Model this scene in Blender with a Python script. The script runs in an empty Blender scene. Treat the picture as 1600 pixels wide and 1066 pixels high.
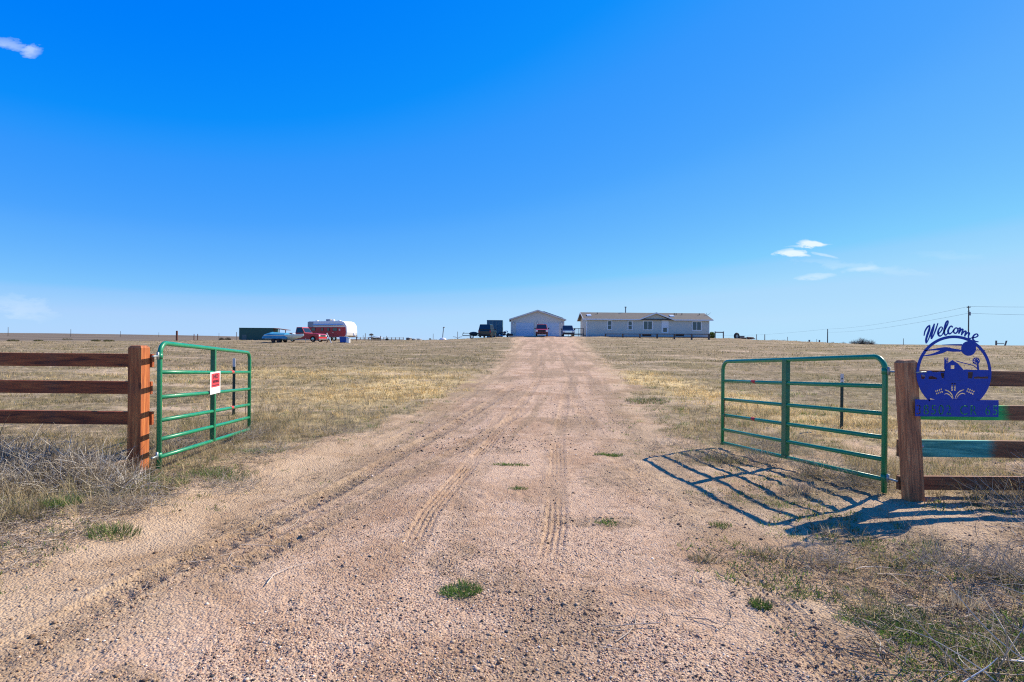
import bpy, bmesh, math, random
import numpy as np
from mathutils import Vector, Matrix
PI = math.pi
R = math.radians
C = bpy.context.scene.collection
rng = np.random.default_rng(7)
random.seed(5)
CAMH = 1.6
ROLL = R(0.5)
FPX = 889.0                     # focal length in pixels of the 1600 px wide photograph

# ------------------------------------------------------------------ camera
cam_d = bpy.data.cameras.new('camera')
cam = bpy.data.objects.new('camera', cam_d)
C.objects.link(cam)
bpy.context.scene.camera = cam
cam_d.sensor_width = 36.0
cam_d.lens = 36.0 * FPX / 1600.0
cam_d.clip_start = 0.05
cam_d.clip_end = 20000
RV_ = Vector((math.cos(ROLL), 0, math.sin(ROLL)))
UV_ = Vector((-math.sin(ROLL), 0, math.cos(ROLL)))
M4 = Matrix.Identity(4)
for i in range(3):
    M4[i][0] = RV_[i]; M4[i][1] = UV_[i]; M4[i][2] = (0, -1, 0)[i]
M4.translation = (0, 0, CAMH)
cam.matrix_world = M4

# ------------------------------------------------------------------ light
SUN = Vector((1.50, 0.84, 1.42)).normalized()
SUN_EL = math.asin(SUN.z)
SUN_AZ = math.atan2(SUN.x, SUN.y)        # clockwise from +Y
sd = bpy.data.lights.new('sun', 'SUN')
sd.energy = 5.0
sd.angle = R(0.5)
sd.color = (1.0, 0.90, 0.74)
sun = bpy.data.objects.new('sun', sd)
C.objects.link(sun)
sun.rotation_euler = SUN.to_track_quat('Z', 'Y').to_euler()
sun.location = (20, 10, 30)

w = bpy.data.worlds.new('World')
bpy.context.scene.world = w
w.use_nodes = True
nt = w.node_tree
for n in list(nt.nodes):
    nt.nodes.remove(n)

def wn(t, **kw):
    n = nt.nodes.new(t)
    for k, v in kw.items():
        setattr(n, k, v)
    return n

def wm(op, a, b=None, clamp=False):
    n = nt.nodes.new('ShaderNodeMath'); n.operation = op; n.use_clamp = clamp
    for i, v in enumerate((a, b)):
        if v is None: continue
        if isinstance(v, (int, float)): n.inputs[i].default_value = v
        else: nt.links.new(v, n.inputs[i])
    return n.outputs[0]

sky = wn('ShaderNodeTexSky', sky_type='NISHITA')
sky.sun_disc = False
sky.sun_elevation = SUN_EL
sky.sun_rotation = SUN_AZ
sky.altitude = 1500
sky.air_density = 1.0
sky.dust_density = 0.3
sky.ozone_density = 2.5
sep = wn('ShaderNodeSeparateColor')
nt.links.new(sky.outputs[0], sep.inputs[0])
# clear high-plains air: deepen the blue of the sky, one response curve per channel
comb = wn('ShaderNodeCombineColor')
SKY_C = [(2.0, 0.03, 1.3, [(.17, 0), (.22, .004), (.26, .035), (.35, .07), (.39, .098), (.65, .22), (.70, .29), (.9, .41), (1.3, .47)]),
         (1.4, 0.06, 1.5, [(.05, .12), (.12, .205), (.2, .30), (.32, .37), (.38, .42), (.7, .61), (.9, .69), (1.4, .75)]),
         (0.55, 0.4, 1.5, [(.2, .25), (.5, .55), (.74, .95), (1.0, .985)])]
for i, (p, g, top, stops) in enumerate(SKY_C):
    v = wm('MULTIPLY', wm('POWER', sep.outputs[i], p), g)
    if i == 0: v = wm('POWER', v, 0.5)
    rp = wn('ShaderNodeValToRGB'); el = rp.color_ramp.elements
    el[0].position = stops[0][0] / top; el[0].color = (stops[0][1],) * 3 + (1,)
    el[1].position = stops[-1][0] / top; el[1].color = (stops[-1][1],) * 3 + (1,)
    for q, c_ in stops[1:-1]:
        e = el.new(q / top); e.color = (c_, c_, c_, 1)
    nt.links.new(wm('DIVIDE', v, top), rp.inputs[0])
    nt.links.new(wm('MULTIPLY', rp.outputs[0], 10.0), comb.inputs[i])
skycol = comb.outputs[0]
# small clouds, placed by direction
tc = wn('ShaderNodeTexCoord')
sx = wn('ShaderNodeSeparateXYZ'); nt.links.new(tc.outputs['Generated'], sx.inputs[0])
yy = wm('MAXIMUM', sx.outputs[1], 0.05)
U = wm('DIVIDE', sx.outputs[0], yy)
V = wm('DIVIDE', sx.outputs[2], yy)
cv = wn('ShaderNodeCombineXYZ')
nt.links.new(wm('MULTIPLY', U, 1.0), cv.inputs[0]); nt.links.new(wm('MULTIPLY', V, 2.6), cv.inputs[1])
nz = wn('ShaderNodeTexNoise'); nz.inputs['Scale'].default_value = 26; nz.inputs['Detail'].default_value = 7; nz.inputs['Roughness'].default_value = 0.6
nt.links.new(cv.outputs[0], nz.inputs['Vector'])
wob = wm('MULTIPLY', wm('SUBTRACT', nz.outputs[0], 0.5), 1.0)

def uvdir(px, py):
    a = (px - 800) / FPX; b = (533 - py) / FPX
    d = RV_ * a + UV_ * b + Vector((0, 1, 0))
    return d.x / d.y, d.z / d.y
total = None
for (px, py, ax, ay, rot, amp, feather) in [
        (1268, 381, 24, 7.5, -3, 1.25, 0.9), (1243, 395.5, 33, 6.0, -3, 1.2, 0.9), (1262, 384, 40, 3, 4, .5, 1), (1290, 399, 22, 2.5, -14, .5, 1.0),
        (18, 70, 44, 9, -16, 0.42, 1.0), (50, 80, 19, 12, 10, .42, 1.0),
        (1350, 418, 110, 8, -6, 0.22, 1.0), (1275, 432, 34, 5, 4, .5, 1.0), (1345, 421, 40, 4, 8, .35, 1.0),
        (35, 480, 60, 20, -12, .26, 1.0), (1480, 400, 60, 8, -3, .1, 1.0)]:
    u0, v0 = uvdir(px, py)
    du = wm('SUBTRACT', U, u0); dv = wm('SUBTRACT', V, v0)
    ca, sa = math.cos(R(rot)), math.sin(R(rot))
    e1 = wm('DIVIDE', wm('ADD', wm('MULTIPLY', du, ca), wm('MULTIPLY', dv, sa)), ax / FPX)
    e2 = wm('DIVIDE', wm('SUBTRACT', wm('MULTIPLY', dv, ca), wm('MULTIPLY', du, sa)), ay / FPX)
    e2 = wm('ADD', e2, wm('MULTIPLY', wob, 3.2)); e1 = wm('ADD', e1, wm('MULTIPLY', wob, 1.8))
    d = wm('ADD', wm('MULTIPLY', e1, e1), wm('MULTIPLY', e2, e2))
    m = wm('MULTIPLY', wm('DIVIDE', wm('SUBTRACT', 1.0, d), feather, True), wm('MULTIPLY', wm('ADD', nz.outputs[0], 0.35), amp))
    total = m if total is None else wm('ADD', total, m)
total = wm('MULTIPLY', wm('MINIMUM', total, 0.95), wm('GREATER_THAN', sx.outputs[1], 0.06))
mixc = wn('ShaderNodeMix', data_type='RGBA')
nt.links.new(total, mixc.inputs['Factor'])
nt.links.new(skycol, mixc.inputs[6])
mixc.inputs[7].default_value = (8.4, 9.6, 10.3, 1)
bg = wn('ShaderNodeBackground'); bg.inputs[1].default_value = 0.067
nt.links.new(mixc.outputs[2], bg.inputs[0])
wo = wn('ShaderNodeOutputWorld'); nt.links.new(bg.outputs[0], wo.inputs[0])

vs = bpy.context.scene.view_settings
vs.view_transform = 'Standard'; vs.look = 'None'; vs.gamma = 1.0; vs.exposure = 0.58
vs.use_curve_mapping = False
bpy.context.scene.cycles.use_denoising = False
bpy.context.scene.cycles.filter_width = 1.15
bpy.context.scene.cycles.max_bounces = 6

# ------------------------------------------------------------------ numpy noise
def _h(ix, iy, seed):
    n = (ix.astype(np.int64) * 374761393 + iy.astype(np.int64) * 668265263 + seed * 1442695041) & 0xFFFFFFFF
    n = ((n ^ (n >> 13)) * 1274126177) & 0xFFFFFFFF
    return ((n ^ (n >> 16)) & 0xFFFFFF) / float(0xFFFFFF)

def vn(x, y, seed=0):
    ix = np.floor(x); iy = np.floor(y)
    fx = x - ix; fy = y - iy
    fx = fx * fx * (3 - 2 * fx); fy = fy * fy * (3 - 2 * fy)
    a = _h(ix, iy, seed); b = _h(ix + 1, iy, seed); c = _h(ix, iy + 1, seed); d = _h(ix + 1, iy + 1, seed)
    return a + (b - a) * fx + (c - a) * fy + (a - b - c + d) * fx * fy

def fbm(x, y, seed=0, o=4):
    s = 0; a = 0.5; t = 0
    for k in range(o):
        s = s + a * vn(x * 2 ** k + 17.3 * k, y * 2 ** k - 9.1 * k, seed + k); t += a; a *= 0.5
    return s / t

def sm(a, b, x):
    t = np.clip((x - a) / (b - a), 0, 1)
    return t * t * (3 - 2 * t)

# ------------------------------------------------------------------ helpers for pixels
def at(px, py, D):
    a = (px - 800) / FPX; b = (533 - py) / FPX
    return Vector((0, 0, CAMH)) + D * (Vector((0, 1, 0)) + RV_ * a + UV_ * b)

# ------------------------------------------------------------------ terrain
_cr = [(-400, 534), (0, 534), (200, 534), (370, 531.8), (450, 532), (600, 532.6), (700, 531.2), (740, 529.2), (780, 527.0), (840, 526), (900, 526),
       (960, 527.3), (1107, 528.4), (1180, 531.3), (1250, 534.5), (1350, 540), (1600, 541), (2100, 545)]
_cx = np.array([at(p, q, 92).x for p, q in _cr]); _cz = np.array([at(p, q, 92).z for p, q in _cr])
_cz2 = _cz.copy()
RC_Y = np.array([0, 2.7, 4, 6.5, 9, 12, 20, 34, 60, 85, 95, 120]); 
RC_X = np.array([-1.1, -1.0, -.85, -.35, 0, .5, 1.5, 2.4, 3.8, 5.3, 5.5, 5.5])
RH_X = np.array([3.1, 3.0, 2.75, 2.4, 2.35, 2.3, 2.4, 2.6, 3.3, 4.6, 5.0, 4.0])

def road_u(x, y):
    c = np.interp(y, RC_Y, RC_X); h = np.interp(y, RC_Y, RH_X)
    return (x - c) / h

# tyre tracks: (offset of centre as x at several y, y range, depth, tread)
TRK = [
    ([(2.5, -.75), (5.3, -.68), (9, -.25), (20, .9), (60, 3.0)], .10, 3.9, 80, 1),
    ([(2.5, .10), (4.9, .42), (9, .75), (20, 2.0), (60, 4.6)], .10, 3.9, 80, 1),
    ([(2.2, 1.66), (4.0, 1.67), (4.9, 1.56), (6.5, 1.40), (10, 1.6), (25, 3.0)], .14, 1.8, 25, 1),
    ([(2.5, -.25), (4.8, -.42), (7, -.55), (12, -.2), (30, 1.1)], .09, 4.4, 16, 1),
    ([(2.2, -2.55), (3.8, -2.36), (4.9, -2.05), (5.9, -1.86), (8, -1.55), (11, -1.0), (20, .3)], .13, 2.2, 20, 2),
    ([(2.2, -2.2), (3.8, -2.0), (5.0, -1.62), (6.5, -1.3), (12, .2), (25, 2.2)], .10, 3.4, 14, 2),
    ([(3.0, 2.6), (4.2, 2.05), (5.6, 1.65), (8, 1.4), (12, 1.5), (25, 2.3)], .12, 4.3, 22, 1),
    ([(8, -1.9), (14, -1.2), (25, -.1), (45, 1.4), (85, 3.2)], .14, 8, 85, 0),
    ([(8, 1.9), (14, 2.1), (25, 3.2), (45, 4.4), (85, 7.0)], .14, 8, 85, 0),
    ([(9, -2.2), (16, -1.6), (30, .8), (50, 3.8), (85, 6.2)], .13, 9, 85, 0),
]

def terrain(x, y, detail=True):
    x = np.asarray(x, float); y = np.asarray(y, float)
    cz = np.interp(x, _cx, _cz)
    s = np.clip((y - 9.5) / (88 - 9.5), 0, 1) ** 1.06
    s = s - 0.02 * np.sin(s * PI)
    fall_at = np.where(x < -38, 100, 128)
    fall = sm(0, 1, (y - fall_at) / 120)
    far = 20 * sm(350, 3200, y) * sm(0.02, 0.85, -x / np.maximum(y, 1)) + (fbm(x / 700, y / 700, 3, 3) - .5) * 5 * sm(500, 2500, y)
    far = far + (fbm(x / 90, y / 90, 9, 3) - .5) * 1.2 * (y > 200)
    z = cz * s * (1 - fall) + far * fall
    # verges: slightly raised beside the drive at the gate posts, shallow dip further on
    ax = np.abs(x + .1)
    z = z + .10 * sm(2.5, 3.9, ax) * np.exp(-((y - 5.6) / 2.3) ** 2)
    z = z + .13 * sm(4.2, 6.5, ax) * np.exp(-((y - 5.0) / 2.6) ** 2)
    u = road_u(x, y); au = np.abs(u)
    off = sm(1.0, 1.5, au)
    z = z + .035 * np.exp(-((au - 1.18) / .2) ** 2) * np.exp(-((y - 7) / 6) ** 2)
    z = z + (fbm(x * .35, y * .35, 21, 3) - .5) * (.05 + .18 * off * sm(8, 30, y)) * (y < 140)
    if detail:
        z = z + (fbm(x * 1.6, y * 1.6, 31, 3) - .5) * (.025 + .055 * off)
        n1 = fbm(x * 9, y * 9, 41, 3) - .5
        calm = 1 - .75 * np.clip(strip(x, y) + bare_zone(x, y), 0, 1)
        z = z + n1 * (.014 + .028 * off) * calm
        n2 = fbm(x * 32, y * 32, 51, 2) - .5
        z = z + n2 * (.007 + .008 * off) * (y < 14) * calm
        z = z + .008 * np.maximum(0, fbm(x * 14 + 5, y * 14, 55, 2) - .55) * 4 * (y < 12) * sm(.45, .65, fbm(x * 1.5, y * 1.2, 56, 3))
        for k, (pts, hwid, y0, y1, tread) in enumerate(TRK):
            px_ = np.array([p[0] for p in pts]); qx_ = np.array([p[1] for p in pts])
            xc = np.interp(y, px_, qx_) + (vn(y * .12, y * 0 + k, 77) - .5) * .16
            d = (x - xc)
            inside = np.abs(d) < hwid * 2.4
            on = sm(y0, y0 + .8, y) * (1 - sm(y1 * .8, y1, y)) * ((.35 + .65 * sm(.3, .6, vn(y * .4 + 9 * k, y * 0 + 3 * k, 93))) if tread != 2 and k > 2 else 1)
            patch = np.maximum(sm(.40, .58, vn(y * .8 + 3.3 * k, y * 0 + 5 * k, 91)), (1.0 if k == 2 else 0) * (y < 5.6) + (k < 2) * np.exp(-((y - 5.1) / .6) ** 2)) if tread == 1 else sm(.35, .5, vn(y * .6 + 3.3 * k, y * 0 + 5 * k, 92))
            prof = -np.exp(-(d / hwid) ** 4) * (.011 if tread != 2 else .022) + (.007 if tread != 2 else .016) * np.exp(-((np.abs(d) - hwid * 1.25) / (.3 * hwid)) ** 2)
            t = 0
            if tread == 1:
                t = .013 * np.maximum(np.sin(d * 2 * PI / .052), -.3) * (np.abs(d) < hwid) + .005 * np.sin((y + np.abs(d)) * 2 * PI / .045) * (np.abs(d) < hwid)
            elif tread == 2:
                t = .013 * np.sin((y + .9 * np.abs(d)) * 2 * PI / .125) * (np.abs(d) < hwid)
            z = z + np.where(inside, (.5 * (.35 + .65 * sm(.4, .6, vn(y * 1.1 + 2, y * 0, 191))) if k == 2 else (.75 if tread == 2 else .85)) * on * (prof * (.5 + .5 * patch) + t * patch * (y < 13)), 0)
    return z

def gz(x, y):
    return float(terrain(np.array([x]), np.array([y]), True)[0])

def ground_at(px, py):
    """where the ray through that pixel meets the ground"""
    a = at(px, py, 1.0) - Vector((0, 0, CAMH))
    D = np.geomspace(1.5, 140, 4000)
    z = CAMH + D * a.z
    t = terrain(D * a.x, D, False)
    i = np.argmax(z < t)
    if z[i] >= t[i]: i = len(D) - 1
    return Vector((D[i] * a.x, D[i], t[i]))

def strip(x, y):
    return np.exp(-((x - np.interp(y, [2, 3.3, 5.5, 6.8, 8.4, 10.5], [-2.98, -2.86, -2.88, -2.74, -2.3, -1.9])) / .40) ** 4) * (1 - sm(8, 11, y))

def bare_zone(x, y):
    return np.exp(-(((x - 3.2) / 1.9) ** 2 + ((y - 4.9) / .75) ** 2))

def churn_mask(x, y):
    m = 0
    for k, (pts, hwid, y0, y1, tread) in enumerate(TRK):
        px_ = np.array([p[0] for p in pts]); qx_ = np.array([p[1] for p in pts])
        xc = np.interp(y, px_, qx_) + (vn(y * .12, y * 0 + k, 77) - .5) * .16
        on = sm(y0, y0 + .5, y) * (1 - sm(y1 * .6, y1, y)) * (sm(.28, .55, fbm(x * 1.5, y * 1.2 + 7 * k, 95, 3)) if tread != 2 else .55 + .45 * sm(.3, .5, fbm(x * 2.5, y * 2 + 7 * k, 95, 3)))
        w_ = hwid * (2.3 if tread == 2 else 1.5)
        m = np.maximum(m, on * np.exp(-((x - xc) / w_) ** 2) * (1.0 if tread == 2 else .45))
    m = np.maximum(m, .8 * sm(.56, .68, fbm(x * .7 + 3, y * .45, 97, 4)) * (y < 60))
    uu_ = road_u(x, y)
    m = np.maximum(m, .75 * sm(.50, .64, fbm(uu_ * 7, y * .16 + 3, 96, 4)) * sm(4.5, 8, y) * (np.abs(uu_) < 1.3))
    m = np.maximum(m, .7 * sm(.62, .72, fbm(x * 2.2 + 3, y * 1.6, 98, 3)) * (y < 14))
    return np.clip(m * (1 - strip(x, y)), 0, 1)

# masks shared by the ground colour and by the scattering
def masks(x, y):
    u = road_u(x, y)
    n = fbm(x * .9, y * .9, 61, 3) - .5
    n2 = fbm(x * 3.2, y * 3.2, 63, 3) - .5
    uu = np.abs(u) + n * .46 + n2 * .30
    gravel = 1 - sm(.62, .98, uu + .28 * (u < 0) * (1 - sm(6, 11, y)))
    stp = strip(x, y); gravel = gravel * (1 - .9 * stp)
    cover = sm(1.0, 1.28, uu)
    # bare sand around the right-hand gate post and between the weeds in the right corner
    bare = np.exp(-(((x - 3.2) / 1.9) ** 2 + ((y - 4.9) / .75) ** 2)) + .8 * np.exp(-(((x - 2.7) / 1.1) ** 2 + ((y - 3.55) / .45) ** 2))
    bare = bare + .9 * np.exp(-(((x + 2.9) / .9) ** 2 + ((y - 7.2) / .9) ** 2)) + .7 * np.exp(-(((x + 3.5) / 1.1) ** 2 + ((y - 4.2) / .45) ** 2))
    cover = cover * (1 - np.clip(bare * (1.1 + 1.5 * n2), 0, .95))
    cover = cover * sm(.40, .54, fbm(x * 1.3 + 5, y * 1.3, 66, 4) + .45 * sm(7.5, 13, y) + .20 * sm(-3.15, -3.6, x)) * (1 - .9 * stp)
    gl = np.exp(-(((x + 3.4 - .1 * (y - 16)) / 2.6) ** 2 + ((y - 17) / 4.5) ** 2)) + .75 * np.exp(-(((x + 9) / 5.5) ** 2 + ((y - 22) / 3.5) ** 2))
    gr = 1.3 * np.exp(-(((x - 5.3 + .14 * (y - 17)) / 1.15) ** 2 + ((y - 18) / 6.0) ** 2)) + .6 * np.exp(-(((x - 6.6) / 1.6) ** 2 + ((y - 11) / 2.2) ** 2))
    gold = np.clip((gl + gr) * (1.0 + 2.2 * (fbm(x * .8, y * .8, 68, 3) - .5)), 0, 1)
    green = sm(.52, .72, fbm(x * .7 + 40, y * .7, 71, 3)) * (1 - sm(14, 24, y))
    green = np.clip(green * .8 + 1.0 * np.exp(-(((x - 2.9) / .7) ** 2 + ((y - 2.95) / .5) ** 2)) + .9 * np.exp(-(((x + 3.3) / .7) ** 2 + ((y - 7.6) / 1.2) ** 2))
                    + .5 * np.exp(-(((x - 4.6) / 2.) ** 2 + ((y - 12) / 3) ** 2)), 0, 1)
    return u, gravel, cover, gold, green

# ------------------------------------------------------------------ materials
def newmat(name):
    m = bpy.data.materials.new(name); m.use_nodes = True
    b = m.node_tree.nodes['Principled BSDF']
    return m, m.node_tree, b

def nd(t, kind, **inp):
    n = t.nodes.new(kind)
    for k, v in inp.items():
        n.inputs[k.replace('_', ' ')].default_value = v
    return n

def mth(t, op, a, b=None, clamp=False):
    n = t.nodes.new('ShaderNodeMath'); n.operation = op; n.use_clamp = clamp
    for i, v in enumerate((a, b)):
        if v is None: continue
        if isinstance(v, (int, float)): n.inputs[i].default_value = v
        else: t.links.new(v, n.inputs[i])
    return n.outputs[0]

def ramp(t, fac, stops, interp='LINEAR'):
    r = t.nodes.new('ShaderNodeValToRGB')
    r.color_ramp.interpolation = interp
    el = r.color_ramp.elements
    while len(el) > 1: el.remove(el[-1])
    el[0].position = stops[0][0]; c = stops[0][1]; el[0].color = (*c, 1) if len(c) == 3 else c
    for p, c in stops[1:]:
        e = el.new(p); e.color = (*c, 1) if len(c) == 3 else c
    t.links.new(fac, r.inputs[0])
    return r.outputs[0]

def mixr(t, fac, a, b, blend='MIX'):
    n = t.nodes.new('ShaderNodeMix'); n.data_type = 'RGBA'; n.blend_type = blend
    for i, v in ((0, fac), (6, a), (7, b)):
        if isinstance(v, (int, float)): n.inputs[i].default_value = v
        elif isinstance(v, tuple): n.inputs[i].default_value = (*v, 1)
        else: t.links.new(v, n.inputs[i])
    return n.outputs[2]

def paint(name, col, rough=.5, metal=0, var=.12, scale=6, bump=0, spec=.5, coat=0):
    m, t, b = newmat(name)
    tcn = t.nodes.new('ShaderNodeTexCoord')
    n = nd(t, 'ShaderNodeTexNoise', Scale=scale, Detail=5.0, Roughness=.6)
    t.links.new(tcn.outputs['Object'], n.inputs['Vector'])
    c = ramp(t, n.outputs[0], [(.3, tuple(v * (1 - var) for v in col)), (.7, tuple(min(1, v * (1 + var)) for v in col))])
    t.links.new(c, b.inputs['Base Color'])
    b.inputs['Roughness'].default_value = rough; b.inputs['Metallic'].default_value = metal
    b.inputs['Specular IOR Level'].default_value = spec
    b.inputs['Coat Weight'].default_value = coat
    if bump:
        bp = nd(t, 'ShaderNodeBump', Strength=bump, Distance=.01); n2 = nd(t, 'ShaderNodeTexNoise', Scale=scale * 8, Detail=3.0)
        t.links.new(tcn.outputs['Object'], n2.inputs['Vector'])
        t.links.new(n2.outputs[0], bp.inputs['Height']); t.links.new(bp.outputs[0], b.inputs['Normal'])
    return m

def wood(name, dark, mid, light, axis='X', green=None, weather=.25):
    m, t, b = newmat(name)
    tcn = t.nodes.new('ShaderNodeTexCoord')
    mp = t.nodes.new('ShaderNodeMapping')
    sc = {'X': (1.2, 16, 16), 'Z': (16, 16, 1.2)}[axis]
    mp.inputs['Scale'].default_value = sc
    t.links.new(tcn.outputs['Object'], mp.inputs['Vector'])
    oi = t.nodes.new('ShaderNodeObjectInfo')
    addl = t.nodes.new('ShaderNodeVectorMath'); addl.operation = 'ADD'
    cm = t.nodes.new('ShaderNodeCombineXYZ')
    for i in range(3): t.links.new(mth(t, 'MULTIPLY', oi.outputs['Random'], 37.0 + i), cm.inputs[i])
    t.links.new(mp.outputs[0], addl.inputs[0]); t.links.new(cm.outputs[0], addl.inputs[1])
    g = nd(t, 'ShaderNodeTexNoise', Scale=1.0, Detail=8.0, Roughness=.65, Distortion=1.2)
    t.links.new(addl.outputs[0], g.inputs['Vector'])
    fine = nd(t, 'ShaderNodeTexNoise', Scale=5.0, Detail=4.0, Roughness=.7)
    t.links.new(addl.outputs[0], fine.inputs['Vector'])
    f = mth(t, 'ADD', mth(t, 'MULTIPLY', g.outputs[0], .7), mth(t, 'MULTIPLY', fine.outputs[0], .3))
    c = ramp(t, f, [(.36, dark), (.5, mid), (.64, light)])
    blot = nd(t, 'ShaderNodeTexNoise', Scale=2.3, Detail=4.0)
    t.links.new(tcn.outputs['Object'], blot.inputs['Vector'])
    c = mixr(t, mth(t, 'MULTIPLY', ramp(t, blot.outputs[0], [(.5, (0, 0, 0)), (.72, (1, 1, 1))]), weather), c, (.10, .07, .05))
    # knots
    vo = nd(t, 'ShaderNodeTexVoronoi', Scale=1.0)
    mp2 = t.nodes.new('ShaderNodeMapping'); mp2.inputs['Scale'].default_value = {'X': (2.2, 5, 5), 'Z': (5, 5, 2.2)}[axis]
    t.links.new(tcn.outputs['Object'], mp2.inputs['Vector']); t.links.new(mp2.outputs[0], vo.inputs['Vector'])
    c = mixr(t, mth(t, 'MULTIPLY', mth(t, 'LESS_THAN', vo.outputs['Distance'], .09), .7), c, (dark[0] * .5, dark[1] * .5, dark[2] * .5))
    if green:
        x0, x1, gc1, gc2 = green
        sxx = t.nodes.new('ShaderNodeSeparateXYZ'); t.links.new(tcn.outputs['Object'], sxx.inputs[0])
        xe = mth(t, 'ADD', sxx.outputs[0], mth(t, 'MULTIPLY', mth(t, 'SUBTRACT', fine.outputs[0], .5), .22))
        a = mth(t, 'MULTIPLY', mth(t, 'DIVIDE', mth(t, 'SUBTRACT', xe, x0), .02, True), mth(t, 'DIVIDE', mth(t, 'SUBTRACT', x1, xe), .10, True))
        gcol = ramp(t, f, [(.38, gc1), (.6, gc2)])
        c = mixr(t, mth(t, 'MULTIPLY', a, .93), c, gcol)
    t.links.new(c, b.inputs['Base Color'])
    b.inputs['Roughness'].default_value = .75
    bp = nd(t, 'ShaderNodeBump', Strength=.5, Distance=.006)
    t.links.new(f, bp.inputs['Height']); t.links.new(bp.outputs[0], b.inputs['Normal'])
    return m

def siding(name, col, step=.2, axis='Z'):
    m, t, b = newmat(name)
    tcn = t.nodes.new('ShaderNodeTexCoord')
    s = t.nodes.new('ShaderNodeSeparateXYZ'); t.links.new(tcn.outputs['Object'], s.inputs[0])
    fr = mth(t, 'FRACT', mth(t, 'DIVIDE', s.outputs['XYZ'.index(axis)], step))
    n = nd(t, 'ShaderNodeTexNoise', Scale=.8, Detail=4.0); t.links.new(tcn.outputs['Object'], n.inputs['Vector'])
    c = ramp(t, n.outputs[0], [(.3, tuple(v * .93 for v in col)), (.7, tuple(v * 1.05 for v in col))])
    bp = nd(t, 'ShaderNodeBump', Strength=.35, Distance=.012)
    t.links.new(fr, bp.inputs['Height']); t.links.new(bp.outputs[0], b.inputs['Normal'])
    t.links.new(c, b.inputs['Base Color']); b.inputs['Roughness'].default_value = .6
    return m

def shingle(name, col):
    m, t, b = newmat(name)
    tcn = t.nodes.new('ShaderNodeTexCoord')
    br = nd(t, 'ShaderNodeTexBrick', Scale=1.0, Color1=(*[v * .8 for v in col], 1), Color2=(*[v * 1.2 for v in col], 1), Mortar=(*[v * .5 for v in col], 1))
    br.inputs['Brick Width'].default_value = .6; br.inputs['Row Height'].default_value = .2; br.inputs['Mortar Size'].default_value = .01
    t.links.new(tcn.outputs['Object'], br.inputs['Vector'])
    n = nd(t, 'ShaderNodeTexNoise', Scale=3.0, Detail=5.0); t.links.new(tcn.outputs['Object'], n.inputs['Vector'])
    c = mixr(t, .5, br.outputs[0], ramp(t, n.outputs[0], [(.3, tuple(v * .75 for v in col)), (.7, tuple(v * 1.25 for v in col))]))
    t.links.new(c, b.inputs['Base Color']); b.inputs['Roughness'].default_value = .9
    return m

def glass(name, col=(.02, .03, .04)):
    m, t, b = newmat(name)
    b.inputs['Base Color'].default_value = (*col, 1); b.inputs['Roughness'].default_value = .06
    b.inputs['Specular IOR Level'].default_value = .8
    return m

def attr_mat(name, rough=.85, trans=0.0, gain=1.0):
    m, t, b = newmat(name)
    a = t.nodes.new('ShaderNodeAttribute'); a.attribute_name = 'col'
    b.inputs['Roughness'].default_value = rough
    b.inputs['Specular IOR Level'].default_value = .25
    t.links.new(a.outputs['Color'], b.inputs['Base Color'])
    if trans:
        out = t.nodes['Material Output']
        tr = t.nodes.new('ShaderNodeBsdfTranslucent'); t.links.new(a.outputs['Color'], tr.inputs[0])
        mx = t.nodes.new('ShaderNodeMixShader'); mx.inputs[0].default_value = trans
        t.links.new(b.outputs[0], mx.inputs[1]); t.links.new(tr.outputs[0], mx.inputs[2]); t.links.new(mx.outputs[0], out.inputs[0])
    return m

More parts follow.
